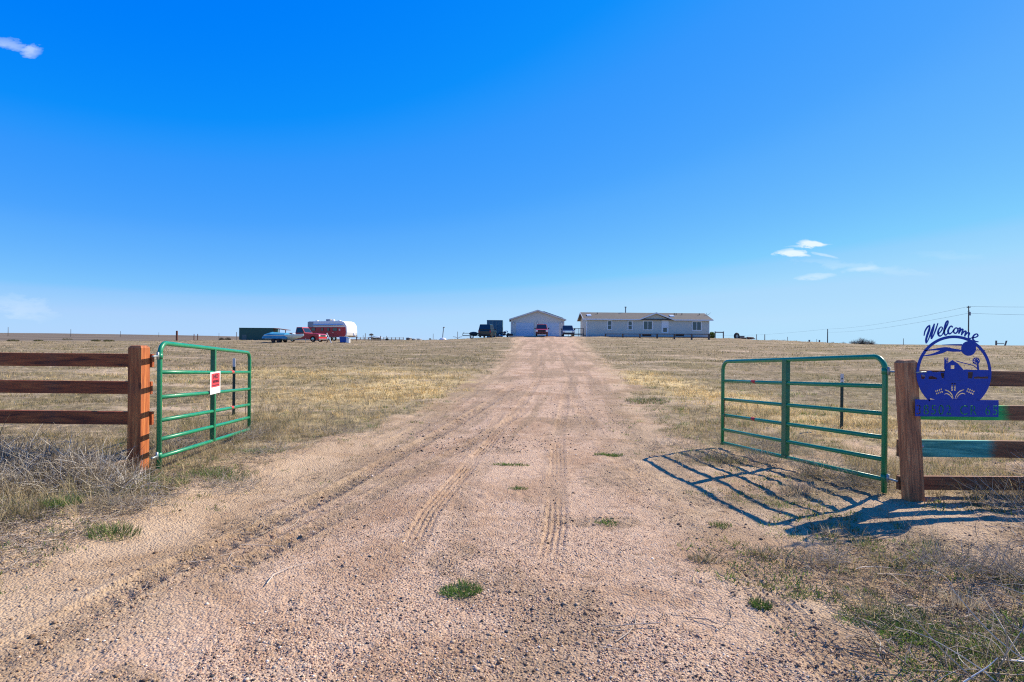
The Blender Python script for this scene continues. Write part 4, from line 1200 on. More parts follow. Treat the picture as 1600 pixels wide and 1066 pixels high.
# single weeds that stand apart on the drive and verges
def weed(px, py, rx, ry, h, n, pal, name, label, group):
    p = ground_at(px, py)
    a_ = rng.uniform(0, 2 * PI, n); q_ = np.sqrt(rng.uniform(0, 1, n)) ** 1.3 * 1.7
    x = np.cos(a_) * q_ * rx * .8 + p.x; y = np.sin(a_) * q_ * ry * 1.2 + p.y
    h = h * .85
    z = terrain(x, y) - .003
    az = np.arctan2(y - p.y, x - p.x) + rng.normal(0, .8, n)
    hh = rng.uniform(.45, 1.15, n) * h
    V, Q, T = blades(np.stack([x, y, z], 1), hh, rng.uniform(.0015, .0032, n) * max(1, p.y / 6), hh * rng.uniform(.2, 1.2, n), az)
    V -= np.array([p.x, p.y, p.z])
    o = link(name, np_mesh(name, V, [Q, T], M['veg'], np.repeat(pick(pal, n), 5, axis=0)))
    o.location = p
    tag(o, label, 'weed', group)
WG = 'green weeds growing on the drive'
weed(720, 925, .10, .050, .045, 620, GREEN, 'weed', 'largest green weed, at the bottom middle of the gravel drive', WG)
weed(798, 727, .18, .03, .04, 320, GREEN, 'weed', 'thin green strip of grass across the middle of the drive', WG)
weed(810, 764, .08, .03, .035, 160, GREEN, 'weed', 'small green weed just below the thin green strip on the drive', WG)
weed(952, 711, .16, .04, .05, 320, GREEN, 'weed', 'bright green weed patch at the left tip of the right gate shadow', WG)
weed(948, 818, .08, .04, .04, 180, GREEN, 'weed', 'sparse olive weed right of the ribbed tyre print', WG)
weed(1188, 947, .045, .03, .045, 260, GREEN * .8, 'weed', 'dark green little weed on the bare ground below the gate shadow', WG)
VG = 'clumps on the verges'
weed(98, 792, .10, .06, .10, 460, GREEN * 1.15, 'green_clump', 'bright green leafy clump in front of the tumbleweed heap', VG)
weed(178, 835, .14, .08, .09, 420, np.concatenate([GREEN, OLIVE]), 'olive_clump', 'olive green low clump on the left verge below the bright green one', VG)
weed(345, 745, .22, .12, .09, 700, np.concatenate([GREEN, OLIVE]), 'olive_clump', 'dark green clump at the foot of the left gate', VG)
weed(20, 745, .12, .08, .16, 300, GREEN, 'green_clump', 'green clump by the tumbleweeds at the left edge', VG)
weed(410, 706, .22, .10, .06, 420, GREEN, 'green_clump', 'green grass patch beside the free end of the left gate', VG)
weed(1385, 968, .22, .07, .022, 1600, GREEN * 1.15, 'green_clump', 'bright green mat of low weeds in the lower right corner', VG)
weed(1430, 992, .16, .06, .026, 1500, GREEN * 1.15, 'green_clump', 'second bright green mat, right of the first one', VG)
weed(1240, 935, .06, .03, .03, 110, GREEN, 'green_clump', 'tiny green sprig between the corner mats and the dark weed', VG)
weed(1102, 876, .09, .04, .06, 220, np.concatenate([OLIVE, STRAW]), 'straw_clump', 'dry straw tuft on the drive edge left of the gate shadow end', VG)
weed(1192, 868, .08, .05, .06, 240, np.concatenate([OLIVE, STRAW]), 'straw_clump', 'olive and straw tuft beside the dry one', VG)
weed(1125, 822, .07, .04, .05, 160, np.concatenate([OLIVE, GREEN]), 'straw_clump', 'small olive tuft left of the gate shadow', VG)
weed(1245, 768, .12, .07, .10, 300, STRAW * .85, 'straw_clump', 'dry brown bunch within the gate shadow', VG)
weed(1130, 718, .25, .12, .06, 420, np.concatenate([GREEN, OLIVE]), 'green_clump', 'green patch at the foot of the free end of the right gate', VG)
weed(1300, 838, .05, .03, .12, 60, STRAW, 'straw_clump', 'thin dry stalks standing in the post shadow', VG)
weed(1505, 948, .06, .03, .14, 90, STRAW, 'straw_clump', 'upright dry stalks near the lower right corner', VG)
weed(1540, 770, .10, .06, .20, 160, STRAW, 'straw_clump', 'tall dry stalks in front of the right fence', VG)
weed(1010, 628, .4, .25, .11, 620, np.concatenate([OLIVE, OLIVE, STRAW, GREEN]), 'green_clump', 'olive weeds along the far right edge of the drive', VG)

# ================================================================== things on the rise
def bz(px, D): 
    p = at(px, 530, D); return gz(p.x, D)

def wheel(parent, x, y, r, wdt=.22, rim='chrome'):
    w_ = MB().tube([(x, y - wdt / 2, r), (x, y + wdt / 2, r)], r, 18).build('wheel', M['rubber'], parent, bevel=.02)
    MB().tube([(x, y - wdt / 2 - .012, r), (x, y + wdt / 2 + .012, r)], r * .58, 14).build('rim', M[rim], w_)
    return w_

def vehicle(name, label, cat, loc, rz, L, W, H, paint_, kind='suv', group=None, grille='chrome'):
    """nose towards +X, origin on the ground at the centre"""
    v = thing(name, label, cat, loc, rz, group)
    h = L / 2; rw = .37 if kind != 'suv' else .38; y = W / 2
    fx, rx = h - .92, -h + .95
    zb, zs = .27, H * .57
    def arch(cx):
        return [(cx + (rw + .07) * math.cos(a), rw + (rw + .07) * math.sin(a)) for a in np.linspace(PI * 1.05, -.05 * PI, 9) if True]
    bot = [(-h + .02, zb)] + [p if p[1] > zb else (p[0], zb) for p in arch(rx)] + [p if p[1] > zb else (p[0], zb) for p in arch(fx)] + [(h - .02, zb)]
    if kind == 'pickup':
        top = [(h, zb + .3), (h - .04, zs - .10), (h - .35, zs - .02), (.95, zs + .06), (-.55, zs + .06), (-.55, zs + .02), (-h, zs + .02)]
        cab = (-.55, .95, -.45, .40)
    else:
        top = [(h, zb + .3), (h - .05, zs - .12), (h - .40, zs - .03), (.80, zs + .04), (-h + .1, zs + .04), (-h, zs - .2)]
        cab = (-h + .06, .82, -h + .32, .22)
    body = MB().prism(bot + top, -y, y).build('body', paint_, v, bevel=.05)
    x0, x1, t0, t1 = cab
    z0 = zs + .03; yt = y - .20
    cb = MB().frustum((x0, x1, -y + .05, y - .05), (t0, t1, -yt, yt), z0, H).build('cabin', paint_, v, bevel=.05)
    # glass set proud of the cabin sides
    e = .012
    def quad(p, name_, n_):
        n_ = Vector(n_).normalized() * e
        q = [Vector(k) + n_ for k in p]; b_ = [Vector(k) - n_ * 2 for k in p]
        MB().add(q + b_, [(0, 1, 2, 3), (7, 6, 5, 4), (0, 4, 5, 1), (1, 5, 6, 2), (2, 6, 7, 3), (3, 7, 4, 0)]).build(name_, M['glass'], v)
    def lerp(a, b_, t): return a + (b_ - a) * t
    za, zc = lerp(z0, H, .10), lerp(z0, H, .86)
    def xf(z): return lerp(x1, t1, (z - z0) / (H - z0))
    def xr(z): return lerp(x0, t0, (z - z0) / (H - z0))
    def ys_(z): return lerp(y - .05, yt, (z - z0) / (H - z0))
    m_ = .09
    quad([(xf(za), -ys_(za) + m_, za), (xf(za), ys_(za) - m_, za), (xf(zc), ys_(zc) - m_, zc), (xf(zc), -ys_(zc) + m_, zc)], 'windshield', (H - z0, 0, x1 - t1))
    quad([(xr(za), -ys_(za) + m_, za), (xr(zc), -ys_(zc) + m_, zc), (xr(zc), ys_(zc) - m_, zc), (xr(za), ys_(za) - m_, za)], 'rear_window', (-(H - z0), 0, .2))
    n = 2 if kind != 'pickup' else 1
    if kind == 'suv': n = 3
    for s in (-1, 1):
        for k in range(n):
            def X(z, t): return lerp(xr(z) + .10, xf(z) - .10, t)
            ta, tb = k / n + .02, (k + 1) / n - .02
            quad([(X(za, ta), s * ys_(za), za), (X(za, tb), s * ys_(za), za), (X(zc, tb), s * ys_(zc), zc), (X(zc, ta), s * ys_(zc), zc)], 'side_window', (0, s, .3))
    if kind == 'pickup':
        MB().box(-h + .09, -.62, -y + .1, y - .1, zs - .01, zs + .035).build('bed_opening', M['black'], v)
        for s in (-1, 1):
            MB().box(-h + .02, -.6, s * y - .05 * (s > 0) - .0 * s, s * y + .05 * (s < 0), zs + .0, zs + .07).build('bed_rail', paint_, v, bevel=.01)
    for x in (fx, rx):
        for s in (-1, 1): wheel(v, x, s * (y - .12), rw)
    for s in (-1, 1):
        MB().box(h - .05, h + .02, s * (y - .17) - .15, s * (y - .17) + .15, zs - .40, zs - .16).build('headlight', M['lamp'], v, bevel=.02)
        MB().box(-h - .02, -h + .04, s * (y - .12) - .09, s * (y - .12) + .09, zs - .42, zs - .10).build('tail_light', M['taillight'], v, bevel=.01)
        MB().box(x1 - .28, x1 - .14, s * (y + .11) - .10, s * (y + .11) + .10, zs + .02, zs + .22).build('mirror', M['black'], v, bevel=.02)
    MB().box(h - .04, h + .03, -y + .36, y - .36, zs - .42, zs - .14).build('grille', M[grille] if grille != 'black' else M['black'], v, bevel=.01)
    MB().box(h - .03, h + .12, -y + .03, y - .03, zb + .02, zb + .20).build('bumper', M['chrome'] if kind == 'pickup' else M['black'], v, bevel=.03)
    MB().box(-h - .12, -h + .03, -y + .03, y - .03, zb + .02, zb + .20).build('bumper', M['chrome'] if kind == 'pickup' else M['black'], v, bevel=.03)
    return v

# concrete apron in front of the garage
D_G = 94.0
g0 = at(798.5, 525, D_G); g1 = at(881, 525.5, D_G)
GBZ = .5 * (gz(g0.x, D_G) + gz(g1.x, D_G)) + .10
ap = MB().box(g0.x - .3, g1.x + 3.2, D_G - 7.5, D_G + .2, GBZ - .6, GBZ - .02).build('concrete_pad', M['concrete'])
tag(ap, kind='structure')

# ------------------------------------------------------------------ garage
GW = g1.x - g0.x; GH = 3.0; GR = 1.75
ga = thing('garage', 'grey double garage with gable roof and pale overhead doors beside the long house', 'garage', ((g0.x + g1.x) / 2, D_G, GBZ - .04))
hw_ = GW / 2; GD = 10.0
zw = at(840, 498, D_G).z - GBZ; zr = at(840, 484.2, D_G).z - GBZ
MB().prism([(-hw_, 0), (hw_, 0), (hw_, zw), (0, zr - .12), (-hw_, zw)], 0, GD).build('wall', M['garw'], ga)
rf = MB(); sl = (zr - zw) / hw_; ov = .32
for s in (-1, 1):
    rf.prism([(0, zr), (s * (hw_ + ov), zw - ov * sl + .02), (s * (hw_ + ov), zw - ov * sl - .12), (0, zr - .14)], -.45, GD + .4)
r_ = rf.build('roof', M['rooff'], ga)
for s in (-1, 1):
    MB().prism([(0, zr + .03), (s * (hw_ + ov + .02), zw - ov * sl + .05), (s * (hw_ + ov + .02), zw - ov * sl - .15), (0, zr - .19)], -.49, -.452).build('fascia', M['offwhite'], r_)
sp_ = MB().prism([(1.0, zr - 1.0 * sl + .12), (hw_ - .1, zr - (hw_ - .1) * sl + .12), (hw_ - .1, zr - (hw_ - .1) * sl + .20), (1.0, zr - 1.0 * sl + .20)], .6, GD - .8)
sp_.build('solar_panels', M['solar'], ga, bevel=.01)
def gx(px): return (px - 800) / FPX * D_G - ga.location.x
for (a, b_) in ((806.3, 833.6), (849.5, 873.2)):
    xa, xb = gx(a), gx(b_)
    d_ = MB()
    n = 4; zt = at(820, 504.2, D_G).z - GBZ
    for k in range(n):
        d_.box(xa, xb, -.05, .02, zt * k / n + .012, zt * (k + 1) / n - .012)
    d_.box(xa + .01, xb - .01, -.02, .01, 0, zt - .01)
    dr = d_.build('overhead_door', M['doorw'], ga, bevel=.012)
    fr = MB().box(xa - .10, xa - .003, -.07, .01, 0, zt + .10).box(xb + .003, xb + .10, -.07, .01, 0, zt + .10).box(xa - .003, xb + .003, -.07, .01, zt + .003, zt + .10)
    fr.build('door_frame', M['offwhite'], dr)
for px in (802.4, 839.8, 877.5):
    x = gx(px); z = at(px, 504.5, D_G).z - GBZ
    l_ = MB().box(x - .09, x + .09, -.16, .0, z - .12, z + .18).build('wall_lamp', M['black'], ga, bevel=.02)
    MB().tube([(x, -.12, z - .14), (x, -.12, z + .12)], .09, 10).build('lamp_glass', M['lamp'], l_)
for s in (-1, 1):
    MB().box(s * hw_ - .06, s * hw_ + .06, -.012, .08, 0, zw - .1).build('corner_trim', M['offwhite'], ga)

# ------------------------------------------------------------------ house
D_H = 95.0
h0 = at(916, 526, D_H); h1 = at(1108, 527.5, D_H)
HBZ = min(gz(h0.x, D_H), gz(h1.x, D_H)) - .05
ho = thing('house', 'long low grey single storey manufactured house with central gable and white door', 'house', ((h0.x + h1.x) / 2, D_H, HBZ))
HW = (h1.x - h0.x) / 2; HD = 8.2
def hx(px): return (px - 800) / FPX * D_H - ho.location.x
def hz(px, py): return at(px, py, D_H).z - HBZ
ez = hz(1012, 498.2); rzh = at(1012, 489.0, D_H + HD / 2).z - HBZ
ez = hz(1012, 498.2)
MB().prism([(0, -.3), (HD, -.3), (HD, ez), (HD / 2, rzh - .12), (0, ez)], -HW, HW, 'YZ').build('wall', M['wallv'], ho)
MB().box(-HW - .012, HW + .012, -.03, -.002, -.3, .55).build('skirting', siding('grey_skirting', (.42, .43, .43), .3, 'X'), ho)
slh = (rzh - ez) / (HD / 2); ovh = .35
rf = MB()
for s in (-1, 1):
    c0 = HD / 2
    rf.prism([(c0, rzh), (c0 + s * (HD / 2 + ovh), ez - ovh * slh), (c0 + s * (HD / 2 + ovh), ez - ovh * slh - .14), (c0, rzh - .14)], -HW - .55, HW + .55, 'YZ')
hr = rf.build('roof', M['roof'], ho)
# front gable over the door
gxl, gxr, gxm = hx(997.5), hx(1052), hx(1024); gpk = hz(1024, 488.6)
gw_ = MB().prism([(gxl + .4, ez - .25), (gxr - .4, ez - .25), (gxm, gpk - .16)], -.02, 2.5)
gb = gw_.build('gable_wall', M['wallv'], ho)
rg = MB(); ezf = ez - ovh * slh
for xa in (gxl, gxr):
    rg.prism([(gxm, gpk), (xa, ezf), (xa, ezf - .13), (gxm, gpk - .15)], -.50, 4.0)
rg_ = rg.build('gable_roof', M['roof'], ho)
for xa in (gxl, gxr):
    MB().prism([(gxm, gpk + .03), (xa, ezf + .02), (xa, ezf - .17), (gxm, gpk - .19)], -.54, -.502).build('fascia', M['white'], rg_)
MB().box(-HW - .57, gxl, -ovh - .04, -ovh - .002, ezf - .17, ezf + .03).build('fascia', M['white'], hr)
MB().box(gxr, HW + .57, -ovh - .04, -ovh - .002, ezf - .17, ezf + .03).build('fascia', M['white'], hr)
for s in (-1, 1):
    for t in (-1, 1):
        c0 = HD / 2
        MB().prism([(c0, rzh + .02), (c0 + t * (HD / 2 + ovh), ezf + .02), (c0 + t * (HD / 2 + ovh), ezf - .17), (c0, rzh - .18)],
                   s * (HW + .552), s * (HW + .59), 'YZ').build('fascia', M['white'], hr)
MB().box(-HW - .02, -HW + .14, -.045, .10, 0, ez - .1).build('corner_trim', M['white'], ho)
MB().box(HW - .10, HW + .02, -.045, .10, 0, ez - .1).build('corner_trim', M['white'], ho)
def window(pxa, pxb, pya, pyb, split='H'):
    xa, xb = hx(pxa), hx(pxb); zb_, zt = hz((pxa + pxb) / 2, pyb), hz((pxa + pxb) / 2, pya)
    w_ = MB().box(xa, xb, -.06, .0, zb_, zt).build('window', M['white'], ho, bevel=.01)
    m = .16
    xs_ = [(xa + m, (xa + xb) / 2 - .05), ((xa + xb) / 2 + .05, xb - m)] if split == 'V' else [(xa + m, xb - m)]
    zs__ = [(zb_ + m, (zb_ + zt) / 2 - .04), ((zb_ + zt) / 2 + .04, zt - m)] if split == 'H' else [(zb_ + m, zt - m)]
    for a in xs_:
        for b_ in zs__:
            MB().box(a[0], a[1], -.075, -.055, b_[0], b_[1]).build('pane', M['teal_glass'], w_)
window(948.2, 956.4, 500.5, 516.0); window(980.2, 988.3, 501.0, 516.3)
window(1004.2, 1019.8, 501.0, 516.4, 'V'); window(1080.5, 1096.2, 502.0, 517.2, 'V')
xa, xb = hx(1033.2), hx(1044.3); zb_, zt = hz(1038, 521.2), hz(1038, 499.5)
dr = MB().box(xa, xb, -.08, .0, zb_, zt).build('door', M['white'], ho, bevel=.01)
MB().box(xa + .28, xb - .28, -.095, -.078, zb_ + .25, zb_ + .95).build('pane', M['teal_glass'], dr)
MB().ball((xb - .16, -.13, zb_ + 1.02), .045, 8, 6).build('handle', M['chrome'], dr)
for (a, b_) in ((1003.5, 1017.5), (1055.5, 1068.5)):
    MB().box(hx(a), hx(b_), -.055, -.028, hz(a, 525.4), hz(a, 522.6)).build('skirting_vent', M['black'], ho)
# chimney, skylights, vents
x = hx(985.2); zt = at(985, 479.2, D_H + HD / 2).z - HBZ
ch_ = MB().tube([(x, HD / 2 + .3, rzh - .3), (x, HD / 2 + .3, zt - .15)], .10, 10).tube([(x, HD / 2 + .3, zt - .2), (x, HD / 2 + .3, zt)], .17, 10)
ch_.build('chimney_pipe', M['zinc'], ho)
for px in (924, 1053):
    x = hx(px) * (D_H + 2) / D_H; yy_ = HD * .22; z = ez + slh * yy_
    sk = MB().prism([(yy_ - .45, z - slh * .45 + .14), (yy_ + .45, z + slh * .45 + .14), (yy_ + .45, z + slh * .45 - .02), (yy_ - .45, z - slh * .45 - .02)], x - .38, x + .38, 'YZ')
    sk.build('skylight', M['lamp'], ho, bevel=.03)
for px in (939, 1059, 1062, 1071, 1098):
    x = hx(px) * (D_H + 3) / D_H; yy_ = HD * .34; z = ez + slh * yy_
    MB().tube([(x, yy_, z - .1), (x, yy_, z + .32)], .06, 8).build('roof_vent', M['black'], ho)
# dish and antenna on the right end
x = HW + .35; z = ezf + .3
an = MB().tube([(x, HD * .3, z - .5), (x, HD * .3, z + 1.0)], .03, 6).tube([(x - .35, HD * .3, z + .55), (x + .5, HD * .3, z + .75)], .02, 6).tube([(x + .1, HD * .3, z + .5), (x + .75, HD * .3, z + 1.05)], .02, 6)
an.build('antenna', M['zinc'], ho)

# deck railing between garage and house
dk = thing('deck', 'small raised wooden deck with open railings at the left end of the house', 'deck', (h0.x - 1.3, D_H + .3, HBZ))
MB().box(-.75, .95, 0, 5, .45, .58).build('deck_boards', M['greywood'], dk)
zt = at(905, 513, D_H).z - HBZ
for x in (-.7, .1, .9):
    MB().box(x - .05, x + .05, .0, .10, -.2, zt).build('post', M['greywood'], dk)
for (z, hh_) in ((zt - .08, .09), (.68, .07)):
    MB().box(-.74, .94, .02, .07, z, z + hh_).build('handrail', M['greywood'], dk)
for k in range(9):
    x = -.6 + k * .18
    if abs(x - .1) < .06: continue
    MB().box(x - .018, x + .018, .03, .06, .75, zt - .08).build('baluster', M['greywood'], dk)
MB().prism([(-.75, .5), (-.75, .35), (-1.7, -.1), (-1.7, .05)], .05, 1.1).build('step_board', M['greywood'], dk)
MB().prism([(-.72, zt), (-.72, zt - .09), (-1.7, zt - .55), (-1.7, zt - .46)], .02, .07).build('handrail', M['greywood'], dk)
MB().box(-1.72, -1.64, 0, .09, -.2, zt - .46).build('post', M['greywood'], dk)

# rail fence in the yard in front of the house
yf = thing('yard_fence', 'low dark rail fence with seven posts in front of the house', 'fence', (0, 0, 0))
fp = []
for i, (px, D) in enumerate(zip((946, 973, 999.8, 1026.7, 1053.7, 1080.6, 1107.6), (88, 86, 84, 82, 80, 78.5, 77))):
    p = at(px, 530, D); zt = at(px, 521.4 + i * .05, D).z; zb_ = gz(p.x, p.y)
    fp.append((p.x, p.y, zt, zb_))
    MB().box(p.x - .10, p.x + .10, p.y - .10, p.y + .10, zb_ - .3, zt).build('post', M['pole'], yf)
for a, b_ in zip(fp[:-1], fp[1:]):
    for dz in (.06, .50):
        MB().tube([(a[0], a[1], a[2] - dz), (b_[0], b_[1], b_[2] - dz)], .06, 6).build('rail', M['pole'], yf)

# white gate frame right of the house, with a shrub
gf = thing('gate_frame', 'bare grey post and lintel frame right of the house', 'gate frame')
pA = at(1117.3, 528, 92); pB = at(1130.2, 529, 92)
gf.location = (pA.x, pA.y, gz(pA.x, 92))
hA = at(1117, 518, 92).z - gf.location.z; wA = pB.x - pA.x
MB().box(-.07, .07, -.07, .07, -.3, hA).build('post', M['greywood'], gf)
MB().box(wA - .07, wA + .07, -.07, .07, -.4, hA).build('post', M['greywood'], gf)
MB().box(.07, wA - .07, -.05, .05, hA - .22, hA - .06).build('lintel', M['greywood'], gf)

def leaf_bush(name, label, cat, loc, r, n, pal, leaf=.05, stem=True, group=None):
    b_ = thing(name, label, cat, loc, 0, group)
    d = rng.normal(0, 1, (n, 3)); d /= np.linalg.norm(d, axis=1, keepdims=True)
    rr = rng.uniform(.35, 1, (n, 1)) ** .5 * (1 + .35 * (fbm(d[:, 0] * 2 + 3, d[:, 1] * 2 + d[:, 2], 5, 2) - .5))[:, None]
    P_ = d * rr * np.array(r); P_[:, 2] = P_[:, 2] + r[2] * .9
    P_ = P_[P_[:, 2] > 0]
    V, Q, T = blades(P_, rng.uniform(.6, 1.2, len(P_)) * leaf, np.full(len(P_), leaf * .45), rng.uniform(.2, 1, len(P_)) * leaf, rng.uniform(0, 2 * PI, len(P_)))
    link('crown', np_mesh('crown', V, [Q, T], M['veg'], np.repeat(pick(pal, len(P_)), 5, axis=0)), b_)
    if stem:
        pt = np.zeros((14, 5, 3))
        for k in range(14):
            a = rng.uniform(0, 2 * PI); e_ = rng.uniform(.3, .8)
            for j in range(5):
                t = j / 4; pt[k, j] = (math.cos(a) * e_ * r[0] * t, math.sin(a) * e_ * r[1] * t, r[2] * 1.5 * t - .1)
        V, F = twigs(pt, np.full((14, 1), .03) * np.linspace(1, .3, 5)[None])
        link('trunk', np_mesh('trunk', V, [F], M['greywood']), b_)
    return b_
p = at(1112.5, 526, 96)
leaf_bush('shrub', 'dark green round shrub at the right end of the house', 'shrub', (p.x, p.y, gz(p.x, 96) - .1), (.5, .5, .62), 900, GREEN * .6, .12)

# ------------------------------------------------------------------ vehicles on the pad
p = at(846.5, 526, 86.0)
vehicle('parked_car', 'red sport utility car facing the camera in front of the garage', 'car', (p.x, p.y, max(GBZ - .02, gz(p.x, p.y))), -PI / 2 - R(3), 4.5, 1.82, 1.78, paint('dull_red_car_paint', (.30, .022, .020), .4, var=.1, coat=.2), 'suv', 'vehicles parked by the garage', 'black')
p = at(887, 526.5, 88.0)
vehicle('parked_car', 'dark blue car facing the camera right of the garage', 'car', (p.x, p.y, max(GBZ - .02, gz(p.x, p.y))), -PI / 2 - R(2), 4.6, 1.80, 1.66, M['bluecar'], 'suv', 'vehicles parked by the garage')
p = at(762, 527, 90.0)
tr = vehicle('parked_truck', 'dark green truck seen from behind before the blue grey container', 'truck', (p.x, p.y, gz(p.x, p.y) + .02), PI / 2 - R(9), 5.0, 2.0, 2.02, M['greencar'], 'suv', 'vehicles parked by the garage')
# container
D = 101.0
c0 = at(760.6, 525, D); c1 = at(785.2, 525, D)
ct = thing('storage_container', 'blue grey storage container standing on end view left of the garage', 'container', ((c0.x + c1.x) / 2, D, gz(c0.x, D)))
cw = (c1.x - c0.x) / 2; chh = at(772, 500.6, D).z - ct.location.z
MB().box(-cw, cw, 0, 6.0, .1, chh).build('body', M['bluebox'], ct, bevel=.03)
for s in (-1, 1):
    x0, x1 = (-cw + .08, -.02) if s < 0 else (.02, cw - .08)
    d_ = MB().box(x0, x1, -.05, .0, .2, chh - .1).build('door', M['bluebox'], ct, bevel=.01)
    for xx in (x0 + .35, x1 - .35):
        MB().tube([(xx, -.09, .22), (xx, -.09, chh - .12)], .025, 6).build('lock_bar', M['zinc'], d_)
MB().box(-cw - .02, cw + .02, -.08, .02, chh - .1, chh + .03).build('header', M['bluebox'], ct, bevel=.01)

# motorcycle by the container
p = at(787.5, 525, 93)
mc = thing('motorcycle', 'dark motorcycle standing between container and garage', 'motorcycle', (p.x, p.y, gz(p.x, p.y) + .01), R(12))
for x in (-.72, .72):
    w_ = MB().tube([(x + .31 * math.cos(a), 0, .33 + .31 * math.sin(a)) for a in np.linspace(0, 2 * PI, 19)], .055, 8, False).build('wheel', M['rubber'], mc)
    MB().tube([(x, -.06, .33), (x, .06, .33)], .10, 10).build('rim', M['chrome'], w_)
MB().ball((.12, 0, .82), .26, 12, 8, (1.1, .6, .6)).build('tank', M['bluecar'], mc)
MB().box(-.22, .28, -.16, .16, .30, .66).build('engine', M['black'], mc, bevel=.05)
MB().prism([(-.75, .78), (-.1, .70), (-.1, .80), (-.6, .92), (-.8, .90)], -.14, .14).build('seat', M['black'], mc, bevel=.03)
MB().tube([(.72, .05, .33), (.45, .05, 1.05)], .03, 8).tube([(.72, -.05, .33), (.45, -.05, 1.05)], .03, 8).build('fork', M['chrome'], mc)
MB().tube([(.45, 0, 1.0), (.38, .34, 1.08), (.28, .38, 1.05)], .018, 6).tube([(.45, 0, 1.0), (.38, -.34, 1.08), (.28, -.38, 1.05)], .018, 6).build('handlebar', M['chrome'], mc)
MB().ball((.58, 0, .95), .10, 10, 6).build('headlight', M['lamp'], mc)
MB().tube([(.1, -.2, .3), (-.3, -.22, .25), (-.95, -.22, .33)], .045, 8).build('exhaust_pipe', M['chrome'], mc)
p = at(796.5, 525, 93)
tb = thing('grill_cart', 'low black cart with small wheels beside the garage corner', 'cart', (p.x, p.y, gz(p.x, p.y)), 0)
MB().prism([(-.55, .22), (.5, .22), (.55, .5), (.2, .62), (-.5, .55)], -.3, .3).build('body', M['black'], tb, bevel=.04)
for x in (-.35, .35):
    MB().tube([(x, -.36, .16), (x, .36, .16)], .16, 12).build('wheel', M['rubber'], tb)
MB().tube([(-.5, 0, .4), (-1.0, 0, .55)], .03, 6).build('handle', M['zinc'], tb)

# flatbed trailer left of the dark truck
p = at(739, 529, 88)
ft = thing('utility_trailer', 'low black utility trailer with raised ramp left of the dark truck', 'trailer', (p.x, p.y, gz(p.x, p.y)), R(5))
MB().box(-1.6, 1.7, -.8, .8, .42, .52).build('bed', M['black'], ft)
for s in (-1, 1):
    MB().tube([(-1.6, s * .8, .5), (-1.6, s * .8, .85), (1.1, s * .8, .85), (1.1, s * .8, .5)], .03, 6).build('side_rail', M['black'], ft)
    wheel(ft, -.2, s * .92, .30, .18)
MB().tube([(1.7, 0, .46), (2.7, 0, .48)], .05, 6).build('drawbar', M['black'], ft)
MB().prism([(-1.62, .5), (-1.68, .5), (-1.4, 1.05), (-1.34, 1.05)], -.75, .75).build('ramp', M['black'], ft)
MB().ball((.1, 0, .78), .42, 10, 8, (1.7, 1, .75)).build('tarp_load', paint('dark_tarp', (.02, .05, .06), .8, bump=.5), ft)

# post with two raised arms (old yard ornament), well cap with vent pipe
p = at(715, 531, 96)
va = thing('armed_post', 'thin dark post with two spread arms standing on the skyline', 'post', (p.x, p.y, gz(p.x, 96)))
z1 = at(715, 518.3, 96).z - va.location.z
MB().tube([(0, 0, -.1), (0, 0, z1)], .045, 6).build('shaft', M['greywood'], va)
for s in (-1, 1):
    MB().tube([(0, 0, .18), (s * .35, 0, .42), (s * .78, 0, .46)], .04, 6).build('arm', M['greywood'], va)
p = at(692, 531, 100)
wc = thing('well_pipe', 'white domed well cover with tall bent grey vent pipe', 'well cover', (p.x, p.y, gz(p.x, 100)))
z1 = at(693, 511.6, 100).z - wc.location.z
MB().ball((0, 0, 0), .5, 14, 8, (1.35, 1, .95)).build('cover', M['white'], wc, smooth=True)
MB().tube([(-.05, 0, .3), (0, 0, z1 * .5), (.08, 0, z1 * .8), (.05, 0, z1)], .075, 8).ball((.18, 0, z1), .14, 8, 6, (1.4, .8, .7)).build('pipe', M['zinc'], wc)

# ------------------------------------------------------------------ left group: container, truck, boat, trailer
D = 105.0
c0 = at(373.4, 531, D); c1 = at(426.5, 531, D)
gc = thing('green_container', 'dark green steel shipping container at the left end of the yard', 'container', (c0.x, D, gz(c0.x, D) - .1))
cw = c1.x - c0.x; chh = at(400, 512.4, D).z - gc.location.z
MB().box(0, cw, 0, 2.4, .05, chh).build('body', M['greensheet'], gc, bevel=.03)
MB().box(0, cw, -.03, -.002, .05, .18).box(0, cw, -.03, -.002, chh - .12, chh).build('side_rail', M['greensheet'], gc)
MB().box(.55, 1.4, -.03, -.004, .15, chh * .48).build('hatch', paint('hatch_grey', (.10, .14, .13), .7), gc, bevel=.01)
ls = thing('lean_to', 'brown timber frame lean to at the right end of the green container', 'shelter', (c1.x + .1, D, gc.location.z))
for x in (.15, 1.0, 2.2):
    MB().box(x - .06, x + .06, 0, .12, 0, chh - .1 - .12 * x).build('post', M['rust'], ls)
MB().prism([(.0, chh), (2.25, chh - .30), (2.25, chh - .40), (.0, chh - .10)], -.2, 2.3).build('roof', M['rust'], ls)
MB().box(.21, .94, .03, .08, .1, chh * .55).box(1.06, 2.14, .03, .08, .1, chh * .45).build('boards', M['greywood'], ls)

p = at(473, 533, 78)
red = vehicle('pickup_truck', 'red pickup truck behind the pale aqua boat', 'truck', (p.x, p.y, gz(p.x, p.y) + .02), R(-14), 6.2, 1.95, 2.0, M['redcar'], 'pickup')

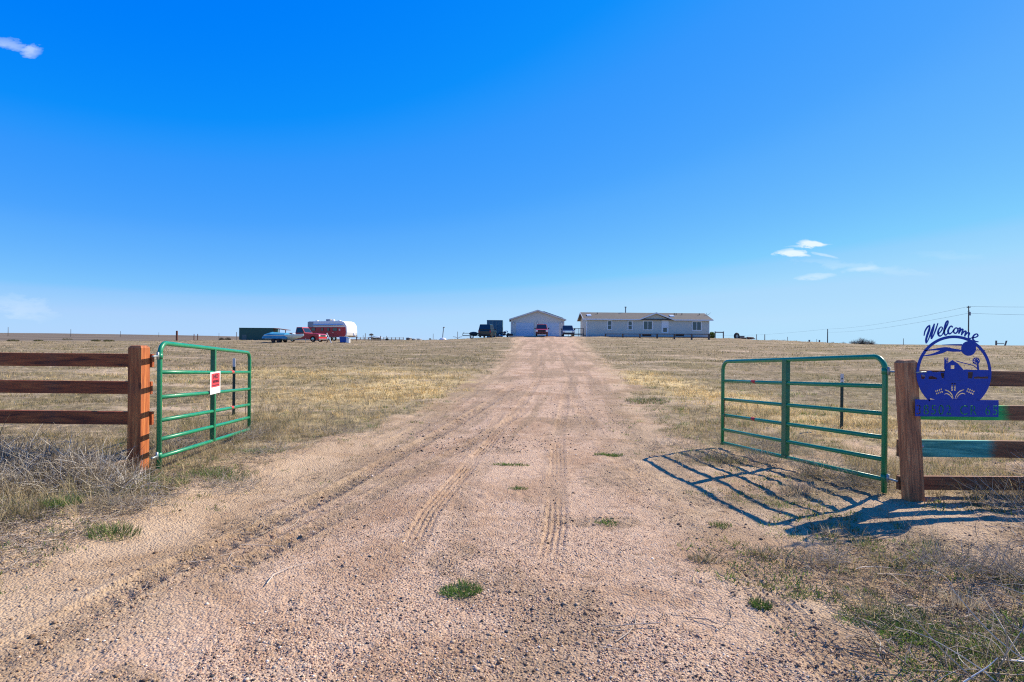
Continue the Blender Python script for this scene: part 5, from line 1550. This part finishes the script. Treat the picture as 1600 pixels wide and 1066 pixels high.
# boat on a trailer
p = at(444, 535, 73)
bt = thing('boat', 'pale aqua fishing boat under a blue cover, in front of the red pickup', 'boat', (p.x, p.y, gz(p.x, p.y) - .24), R(-7))
bt.scale = (1, 1, 1.25)
vs_, fs_ = [], []
secs = [(-2.35, .80, .0), (-1.6, .88, .0), (0, .90, .0), (1.4, .74, .12), (2.2, .38, .30), (2.65, .03, .55)]
for (x, hw2, kz) in secs:
    sh = .95 + .16 * max(0, x) / 2.6
    for (fy, fz) in ((-1, sh), (-.92, .78 + kz * .3), (-.55, .52 + kz * .7), (0, .42 + kz), (.55, .52 + kz * .7), (.92, .78 + kz * .3), (1, sh)):
        vs_.append((x, fy * hw2, fz))
for i in range(len(secs) - 1):
    for k in range(6): fs_.append((i * 7 + k, i * 7 + k + 1, i * 7 + k + 8, i * 7 + k + 7))
    fs_.append((i * 7 + 6, i * 7, i * 7 + 7, i * 7 + 13))
fs_.append(tuple(range(7))); fs_.append(tuple(range(41, 34, -1)))
MB().add(vs_, fs_).build('hull', M['boatw'], bt)
cv2, cf2 = [], []
for i, (x, w2, ht) in enumerate([(-2.9, .3, .75), (-2.42, .84, 1.06), (-1.6, .93, 1.28), (-.6, .94, 1.22), (.4, .93, 1.2), (.75, .8, 1.08)]):
    for k in range(7):
        a = PI * k / 6
        cv2.append((x, -math.cos(a) * w2, .62 + (ht - .62) * math.sin(a) ** .55 if 0 < k < 6 else .60))
for i in range(5):
    for k in range(6): cf2.append((i * 7 + k, i * 7 + k + 1, i * 7 + k + 8, i * 7 + k + 7))
    cf2.append((i * 7 + 6, i * 7, i * 7 + 7, i * 7 + 13))
cf2.append(tuple(range(7))); cf2.append(tuple(range(41, 34, -1)))
MB().add(cv2, cf2).build('cover', M['tarp'], bt)
MB().prism([(1.15, 1.04), (1.6, 1.02), (1.25, 1.18)], -.32, .32).build('windscreen', M['lamp'], bt)
bl = thing('boat_trailer', 'low dark trailer carrying the aqua boat', 'trailer', (p.x, p.y, gz(p.x, p.y)), R(-7))
for s in (-1, 1):
    MB().tube([(-2.2, s * .55, .36), (1.4, s * .55, .36), (2.9, 0, .42)], .05, 6).build('frame_rail', M['zinc'], bl)
    for x in (-1.0, -.3): wheel(bl, x, s * .82, .27, .18, 'rust')
MB().tube([(2.9, 0, .42), (3.4, 0, .42)], .05, 6).tube([(2.9, 0, .02), (2.9, 0, .6)], .03, 6).build('tongue', M['zinc'], bl)

# red and white travel trailer
D = 88.0
pc = at(513, 530, D)
rv = thing('travel_trailer', 'red and white travel trailer with rounded bright nose behind the red pickup', 'travel trailer', (pc.x + .15, D + 1.5, gz(pc.x, D)), R(-24))
LL, WW, HH = 7.8, 2.45, 3.05
prof = [(-LL / 2, .55), (LL / 2 - .55, .55), (LL / 2 - .1, .8), (LL / 2, 1.3), (LL / 2 - .12, 2.3), (LL / 2 - .55, 2.85), (LL / 2 - 1.1, HH), (-LL / 2 + .2, HH), (-LL / 2, HH - .2)]
MB().prism(prof, -WW / 2, WW / 2).build('body', M['rvwhite'], rv, bevel=.06)
rp_ = MB()
for s in (-1, 1):
    y0_, y1_ = sorted((s * (WW / 2 + .002), s * (WW / 2 + .014)))
    rp_ = MB().prism([(-LL / 2 + .05, .6), (LL / 2 - .6, .6), (LL / 2 - .25, .85), (LL / 2 - .18, 1.4), (LL / 2 - .28, 2.12), (-LL / 2 + .05, 2.12)], y0_, y1_)
    rp_.build('side_panel', M['rvred'], rv)
MB().box(-LL / 2 + .02, -LL / 2 + 1.15, -WW / 2 - .03, -WW / 2 - .016, 2.13, HH - .1).build('rear_panel', M['rvgrey'], rv)
aw = MB().tube([(-LL / 2 + 1.2, -WW / 2 - .14, 2.42), (LL / 2 - .55, -WW / 2 - .14, 2.42)], .10, 10).build('awning', M['awning'], rv)
MB().prism([(-WW / 2 - .02, 2.62), (-WW / 2 - .16, 2.46), (-WW / 2 - .02, 2.36)], -LL / 2 + 1.2, LL / 2 - .6, 'YZ').build('awning_cover', M['awning'], rv)
for (x, w2) in ((-2.7, .8), (-.9, .45), (.3, .5), (1.6, .9)):
    wd_ = MB().box(x - w2 / 2, x + w2 / 2, -WW / 2 - .045, -WW / 2 - .01, 1.5, 2.0).build('window', M['black'], rv, bevel=.01)
    MB().box(x - w2 / 2 + .05, x + w2 / 2 - .05, -WW / 2 - .055, -WW / 2 - .044, 1.55, 1.95).build('pane', M['glass'], wd_)
dr = MB().box(.75, 1.35, -WW / 2 - .04, -WW / 2 - .012, .62, 2.1).build('door', M['rvred'], rv, bevel=.01)
MB().box(1.22, 1.3, -WW / 2 - .07, -WW / 2 - .035, 1.2, 1.32).build('handle', M['chrome'], dr)
MB().box(2.35, 2.65, -WW / 2 - .03, -WW / 2 - .016, 1.55, 1.85).build('emblem_plate', M['offwhite'], rv, bevel=.02)
for s in (-1, 1):
    for x in (-1.3, -.5): wheel(rv, x, s * (WW / 2 - .15), .35)
MB().box(-1.0, -.1, -.4, .4, HH - .02, HH + .34).build('air_conditioner', M['rvgrey'], rv, bevel=.08)
MB().box(-3.3, -2.9, -.2, .2, HH - .02, HH + .15).box(1.2, 1.6, -.2, .2, HH - .02, HH + .16).build('roof_vent', M['white'], rv, bevel=.04)
MB().ball((.2, 0, HH + .1), .25, 10, 6).build('roof_dome', M['white'], rv)
MB().tube([(LL / 2 - .5, -.7, .62), (LL / 2 + 1.1, 0, .6)], .05, 6).tube([(LL / 2 - .5, .7, .62), (LL / 2 + 1.1, 0, .6)], .05, 6).tube([(LL / 2 + .9, 0, .02), (LL / 2 + .9, 0, .95)], .045, 6).build('hitch', M['rust'], rv)
MB().tube([(LL / 2 + .35, 0, .68), (LL / 2 + .35, 0, 1.18)], .17, 12).build('gas_bottle', M['white'], rv, smooth=True)

# blue tub and white drum, leaning white post, jack stand
p = at(537, 535, 74)
bb = thing('blue_tub', 'square blue plastic tub standing before the travel trailer', 'tub', (p.x, p.y, gz(p.x, 74)))
MB().frustum((-.38, .38, -.38, .38), (-.45, .45, -.45, .45), 0, .72).build('body', M['bluebin'], bb, bevel=.05)
MB().box(-.48, .48, -.48, .48, .721, .78).build('rim', M['rvgrey'], bb, bevel=.015)
p = at(544, 535, 73.5)
wd = thing('white_drum', 'small white drum beside the blue tub', 'drum', (p.x, p.y, gz(p.x, 73.5)))
MB().tube([(0, 0, 0), (0, 0, .04), (0, 0, .6)], [.26, .27, .27], 16).build('body', M['white'], wd, bevel=.02)
MB().tube([(0, 0, .601), (0, 0, .64)], .285, 16).build('lid', M['offwhite'], wd)
p = at(515, 533, 73.5)
lb = thing('leaning_boards', 'pale board leaning beside the front of the red pickup', 'boards', (p.x, p.y, gz(p.x, 73.5)))
MB().prism([(-.45, 1.25), (-.34, 1.27), (.28, .0), (.16, .0)], 0, .06).build('board', M['white'], lb)
MB().prism([(-.1, .75), (.0, .8), (-.35, .0), (-.45, .0)], .08, .14).build('brace', M['rust'], lb)

# ------------------------------------------------------------------ mid-distance fences, posts, shed, trees
def post_thing(px, pyt, pyb, D, label, mat, w_=.06, name='fence_post', group=None, cap=None):
    p = at(px, pyb, D); z0 = gz(p.x, p.y); zt = at(px, pyt, D).z
    a = MB().tube([(p.x, p.y, z0 - .3), (p.x + random.uniform(-.02, .02), p.y, zt)], [w_, w_ * .85], 7).build(name, mat)
    tag(a, label, 'post', group)
    return a
GPOST = 'posts standing along the left skyline'
post_thing(276.3, 517, 532, 88, 'thick rusty post rising behind the left gate top', M['rust'], .16, group=GPOST)
post_thing(303, 522, 533, 92, 'first thin post right of the thick rusty one', M['rust'], .07, group=GPOST)
post_thing(308.8, 522, 533, 92, 'second thin post right of the thick rusty one', M['rust'], .07, group=GPOST)
post_thing(369.5, 519, 533, 98, 'thin post just left of the green container', M['greywood'], .06, group=GPOST)
post_thing(567.5, 524, 532, 120, 'short thin post right of the travel trailer', M['greywood'], .05, group=GPOST)
post_thing(570.8, 521, 532, 120, 'taller thin post right of the travel trailer', M['greywood'], .07, group=GPOST)
post_thing(594.8, 525, 533, 110, 'post right of the round bare tree', M['greywood'], .10, group=GPOST)
post_thing(604, 525, 533, 115, 'post before the dark low bush', M['greywood'], .06, group=GPOST)
post_thing(676.8, 521.5, 532, 140, 'lone thin post left of the white well cover', M['greywood'], .06, group=GPOST)
GR_ = 'posts standing along the right skyline'
post_thing(1182.2, 522.5, 532, 98, 'left one of the two thin posts right of the tyre pile', M['greywood'], .06, group=GR_)
post_thing(1195, 522.5, 532.5, 98, 'right one of the two thin posts right of the tyre pile', M['greywood'], .075, group=GR_)
post_thing(1230.5, 526.5, 535, 110, 'short post by the bare skyline twigs', M['greywood'], .05, group=GR_)
post_thing(1276, 530, 538, 125, 'thin post within the low rail trestle', M['greywood'], .05, group=GR_)
post_thing(1245.5, 540.5, 545.5, 74, 'short dark stub post out in the right field', M['black'], .12, 'stub_post')

cf = thing('corral_fence', 'grey board corral fence on the skyline right of the travel trailer', 'fence')
prev = None
for k in range(13):
    px = 557 + k * 6.1; D = 112 + .8 * k
    p = at(px, 531, D); z0 = gz(p.x, p.y); zt = at(px, 527.6, D).z
    MB().box(p.x - .06, p.x + .06, p.y - .06, p.y + .06, z0 - .4, zt + .05).build('post', M['greywood'], cf)
    if prev:
        for dz in (.08, .38, .66):
            MB().tube([(prev[0], prev[1] - .08, prev[2] - dz), (p.x, p.y - .08, zt - dz)], .05, 5).build('rail', M['greywood'], cf)
    prev = (p.x, p.y, zt)
D = 118
c0 = at(576, 532, D); c1 = at(593, 532, D)
sd_ = thing('animal_shed', 'small low shed with arched blue grey roof beneath the round bare tree', 'shed', (c0.x, D, gz(c0.x, D) - .2))
sw = c1.x - c0.x; sh_ = at(585, 527.5, D).z - sd_.location.z
for x in (.05, sw * .36, sw * .66, sw - .05):
    MB().box(x - .06, x + .06, 0, .12, 0, sh_ - .05).build('post', M['greywood'], sd_)
MB().prism([(-.15, sh_), (sw * .15, sh_ + .14), (sw * .5, sh_ + .22), (sw * .85, sh_ + .14), (sw + .15, sh_), (sw + .15, sh_ - .08), (sw * .5, sh_ + .12), (-.15, sh_ - .08)], -.2, 2.5).build('roof', M['awning'], sd_)
MB().box(.12, sw - .12, 1.8, 1.86, 0, sh_ - .1).build('back_wall', M['greywood'], sd_)

def bare_tree(px, pyt, pyb, D, rpx, label, n=420, name='bare_tree', zc=None, pal=GREYS * .6):
    p = at(px, pyb, D); z0 = gz(p.x, p.y); zt = at(px, pyt, D).z; r = rpx / FPX * D
    t = thing(name, label, 'tree' if name == 'bare_tree' else 'bush', (p.x, p.y, z0))
    H = zt - z0; cz = H - r * .95
    pts = np.zeros((n, 5, 3))
    for k in range(n):
        d = rng.normal(0, 1, 3); d[2] = abs(d[2]) * .9 + .05; d /= np.linalg.norm(d)
        for j in range(5):
            q = j / 4
            pts[k, j] = d * r * q * rng.uniform(.75, 1.05) * np.array([1, 1, .95]) + np.array([0, 0, max(.05, cz)]) + rng.normal(0, .05 * r, 3) * q
    V, F = twigs(pts, rng.uniform(.010, .022, (n, 1)) * np.linspace(1, .4, 5)[None] * (D / 110))
    link('crown', np_mesh('crown', V, [F], M['twig'], np.repeat(pick(pal, n), 15, axis=0)), t)
    if cz > .15:
        MB().tube([(0, 0, -.2), (.02, 0, cz * .6), (0, 0, cz + r * .3)], [.12, .09, .05], 8).build('trunk', M['greywood'], t)
    return t
bare_tree(580, 520.8, 532, 124, 3.8, 'small round leafless tree on the skyline right of the travel trailer')
bare_tree(604.5, 528.5, 533, 112, 3.4, 'low dark bush on the skyline right of the round bare tree', 260, 'skyline_bush', pal=OLIVE * .5)
bare_tree(672, 528.5, 532.5, 112, 2.2, 'tiny dark bush left of the white well cover', 180, 'skyline_bush', pal=OLIVE * .5)
# bare thicket on the right skyline
for (px, pyt, rp__, lab, n) in [(1347, 530.5, 12, 'largest bare thicket, middle of the right skyline', 330), (1335, 531.5, 9, 'left part bush of the right skyline thicket', 180), (1360, 532, 9, 'right part bush of the right skyline thicket', 180)]:
    bare_tree(px, pyt, 541, 118, rp__, lab, n, 'bare_thicket', pal=GREYS * .42)
for (px, pyt, lab, n) in [(1208, 530.5, 'wispy bare bush right of the two thin posts', 60), (1226, 530, 'second wispy bare bush on the falling skyline', 60), (1300, 533, 'wispy bare bush right of the tall thin pole', 50), (1318, 533.5, 'wispy bare bush left of the large thicket', 70)]:
    bare_tree(px, pyt, 537, 104, 5, lab, n, 'wispy_bush', pal=GREYS * .7)
for (px, lab) in [(346, 'low brown bush left of the green container'), (356, 'low brown bush nearer the green container')]:
    bare_tree(px, 527.5, 533, 96, 5.5, lab, 300, 'skyline_bush', pal=np.concatenate([GREYS * .35, OLIVE * .5]))
for (px, pyt, rp__, D, lab) in [(20, 532.3, 9, 135, 'leftmost low dark shrub beyond the left field'), (60, 532.8, 6, 138, 'small dark shrub right of the leftmost one'), (150, 532.4, 7, 135, 'low dark shrub in the middle beyond the left fence'), (170, 531.6, 8, 140, 'rounder dark shrub beyond the left fence'), (105, 526.5, 9, 300, 'distant dark shrub high on the left plain')]:
    p = at(px, 533, D)
    leaf_bush('distant_shrub', lab, 'shrub', (p.x, p.y, gz(p.x, D)), (rp__ / FPX * D, 1.0, .26 * D / 130), 420, OLIVE * .8, .16, False, 'dark shrubs beyond the left field')

# low trestles and junk on the right
def trestle(pxa, pxb, pyt, pyb, D, label, lean=0):
    a = at(pxa, pyb, D); b_ = at(pxb, pyb, D); z0 = gz(a.x, D)
    t = thing('rail_trestle', label, 'trestle', (a.x, D, z0), group='low timber trestles on the right skyline')
    W2 = b_.x - a.x; H = at(pxa, pyt, D).z - z0
    MB().box(-.14, .14, -.1, .1, -.3, H).build('post', M['greywood'], t)
    MB().prism([(W2 - .12, -.3), (W2 + .12, -.3), (W2 + .12 + lean, H), (W2 - .12 + lean, H)], -.1, .1).build('post', M['greywood'], t)
    MB().box(.14, W2 - .12, -.05, .05, H * .40, H * .40 + .14).build('rail', M['greywood'], t)
trestle(1264.5, 1280.3, 531.3, 538.6, 122, 'low dark timber trestle on the skyline left of the thin pole')
trestle(1556.5, 1569.5, 532.3, 541, 126, 'low timber trestle with one leaning post at the right edge', .45)
p = at(1151, 537, 90)
jp = thing('old_tyre', 'old tractor tyre standing in the grass right of the house', 'tyre', (p.x, p.y, gz(p.x, 90)), R(25))
MB().tube([(.42 * math.cos(a), 0, .42 + .42 * math.sin(a)) for a in np.linspace(0, 2 * PI, 21)], .15, 8, False).build('tread', M['rubber'], jp)
MB().tube([(0, -.08, .42), (0, .08, .42)], .27, 12).build('rim', M['zinc'], jp)
p = at(1157.5, 537, 90.5)
dr_ = thing('grey_crate', 'weathered grey crate lying beside the old tyre', 'crate', (p.x, p.y, gz(p.x, 90.5)), R(-15))
MB().box(-.5, .5, -.3, .3, .02, .45).box(-.56, .56, -.05, .05, .45, .55).build('boards', M['greywood'], dr_, bevel=.02)
p = at(1167, 536.5, 90)
lg = thing('log_heap', 'small heap of weathered logs right of the old tyre', 'logs', (p.x, p.y, gz(p.x, 90)))
for k in range(7):
    x = -.8 + .25 * k; 
    MB().tube([(x - .5, random.uniform(-.3, .3), .10 + .12 * (k % 3)), (x + .7, random.uniform(-.3, .3), .12 + .16 * (k % 2))], random.uniform(.06, .11), 7).build('log', M['greywood'] if k % 2 else M['rust'], lg)

# far farm trailers beyond the crest
for (pxa, pxb, D, lab) in [(634.5, 640, 190, 'dark far shed at the left end of the distant white buildings'), (641, 648.5, 195, 'left distant white farm building on the skyline'), (649.5, 656.5, 200, 'right distant white farm building on the skyline')]:
    a = at(pxa, 533, D); b_ = at(pxb, 533, D); z0 = at(pxa, 534, D).z; zt = at(pxa, 529.2 if D > 190 else 527.6, D).z
    z0 = min(z0, gz(a.x, D))
    fb = thing('farm_building', lab, 'building', (a.x, D, z0), group='distant farm buildings')
    W2 = b_.x - a.x; H = zt - z0
    MB().box(0, W2, 0, 4, 0, H - .25).build('wall', M['white'] if D > 190 else M['greywood'], fb)
    MB().prism([(-.2, H - .25), (W2 + .2, H - .25), (W2 * .8, H), (W2 * .2, H)], -.2, 4.2).build('roof', M['rvgrey'], fb)
    MB().box(W2 * .35, W2 * .55, -.05, -.005, 1.0, 1.0 + (H - 1.2) * .75).build('window', M['glass'], fb)

# ------------------------------------------------------------------ power poles and lines
def power_pole(px, pyt, D, label, big=True, pyb=None, r=.13):
    p = at(px, 540, D); z0 = gz(p.x, p.y); zt = at(px, pyt, D).z
    t = thing('power_pole', label, 'power pole', (p.x, p.y, z0), group='power poles on the plain')
    H = zt - z0
    MB().tube([(0, 0, -.5), (0, 0, H)], [r, r * .7], 10).build('pole', M['pole'], t)
    if big:
        MB().box(-.06, .06, -.5, .5, H - .42, H - .30).build('crossarm', M['pole'], t)
        for y in (-.4, .4):
            MB().tube([(0, y, H - .30), (0, y, H - .12)], .045, 8).build('insulator', M['rvgrey'], t)
        tz = at(px, 490, D).z - z0
        MB().tube([(.28, 0, tz - .45), (.28, 0, tz + .35)], .19, 12).build('transformer', M['rvgrey'], t)
        MB().tube([(.28, 0, tz + .35), (.10, 0, tz + .75)], .03, 6).tube([(-.28, 0, tz + .4), (.05, 0, tz + .2)], .03, 6).build('bushing', M['greywood'], t)
        MB().tube([(.14, 0, .2), (.14, 0, H * .75)], .025, 6).build('conduit', M['rvgrey'], t)
    return Vector((p.x, p.y, zt))
P1 = power_pole(1513, 478, 128, 'tall wooden power pole with transformer behind the welcome sign')
P2 = power_pole(1293, 514.2, 330, 'smaller distant power pole left of the large thicket', False, r=.30)
P0 = power_pole(1411.5, 529, 620, 'tiny far power pole between thicket and welcome sign', False, r=.3)
power_pole(12.5, 511.3, 900, 'far pole at the left edge of the plain', False, r=.45)
power_pole(110.5, 514.5, 950, 'second far pole from the left edge of the plain', False, r=.45)
power_pole(188, 517.5, 1050, 'faint third far pole from the left', False, r=.4)
power_pole(248, 519.5, 1200, 'faint fourth far pole from the left', False, r=.4)
power_pole(342, 520.5, 900, 'faint far pole left of the green container', False, r=.35)
def wire(a, b_, sag, r, label):
    pts = [a.lerp(b_, t / 24) - Vector((0, 0, sag * 4 * (t / 24) * (1 - t / 24))) for t in range(25)]
    o = MB().tube(pts, r, 5).build('power_line', M['wire'])
    tag(o, label, 'power line', 'power lines')
PR = at(1900, 470, 128); PR2 = at(1900, 488, 128)
zl = P1 - Vector((0, 0, .15)); z2 = at(1513, 489.6, 128)
wire(zl, PR, .6, .022, 'upper power line running right from the pole with transformer')
wire(z2, PR2, .6, .022, 'lower power line running right from the pole with transformer')
wire(zl, P2, 1.2, .022, 'upper power line falling left from the pole with transformer')
wire(z2, P2 - Vector((0, 0, 1.9)), 1.2, .022, 'lower power line falling left from the pole with transformer')
P3 = at(1120, 524, 560)
wire(P2, P3, 1.5, .03, 'thin power line continuing left from the smaller distant pole')

# small scattered green weeds over the verges and along the edges of the drive
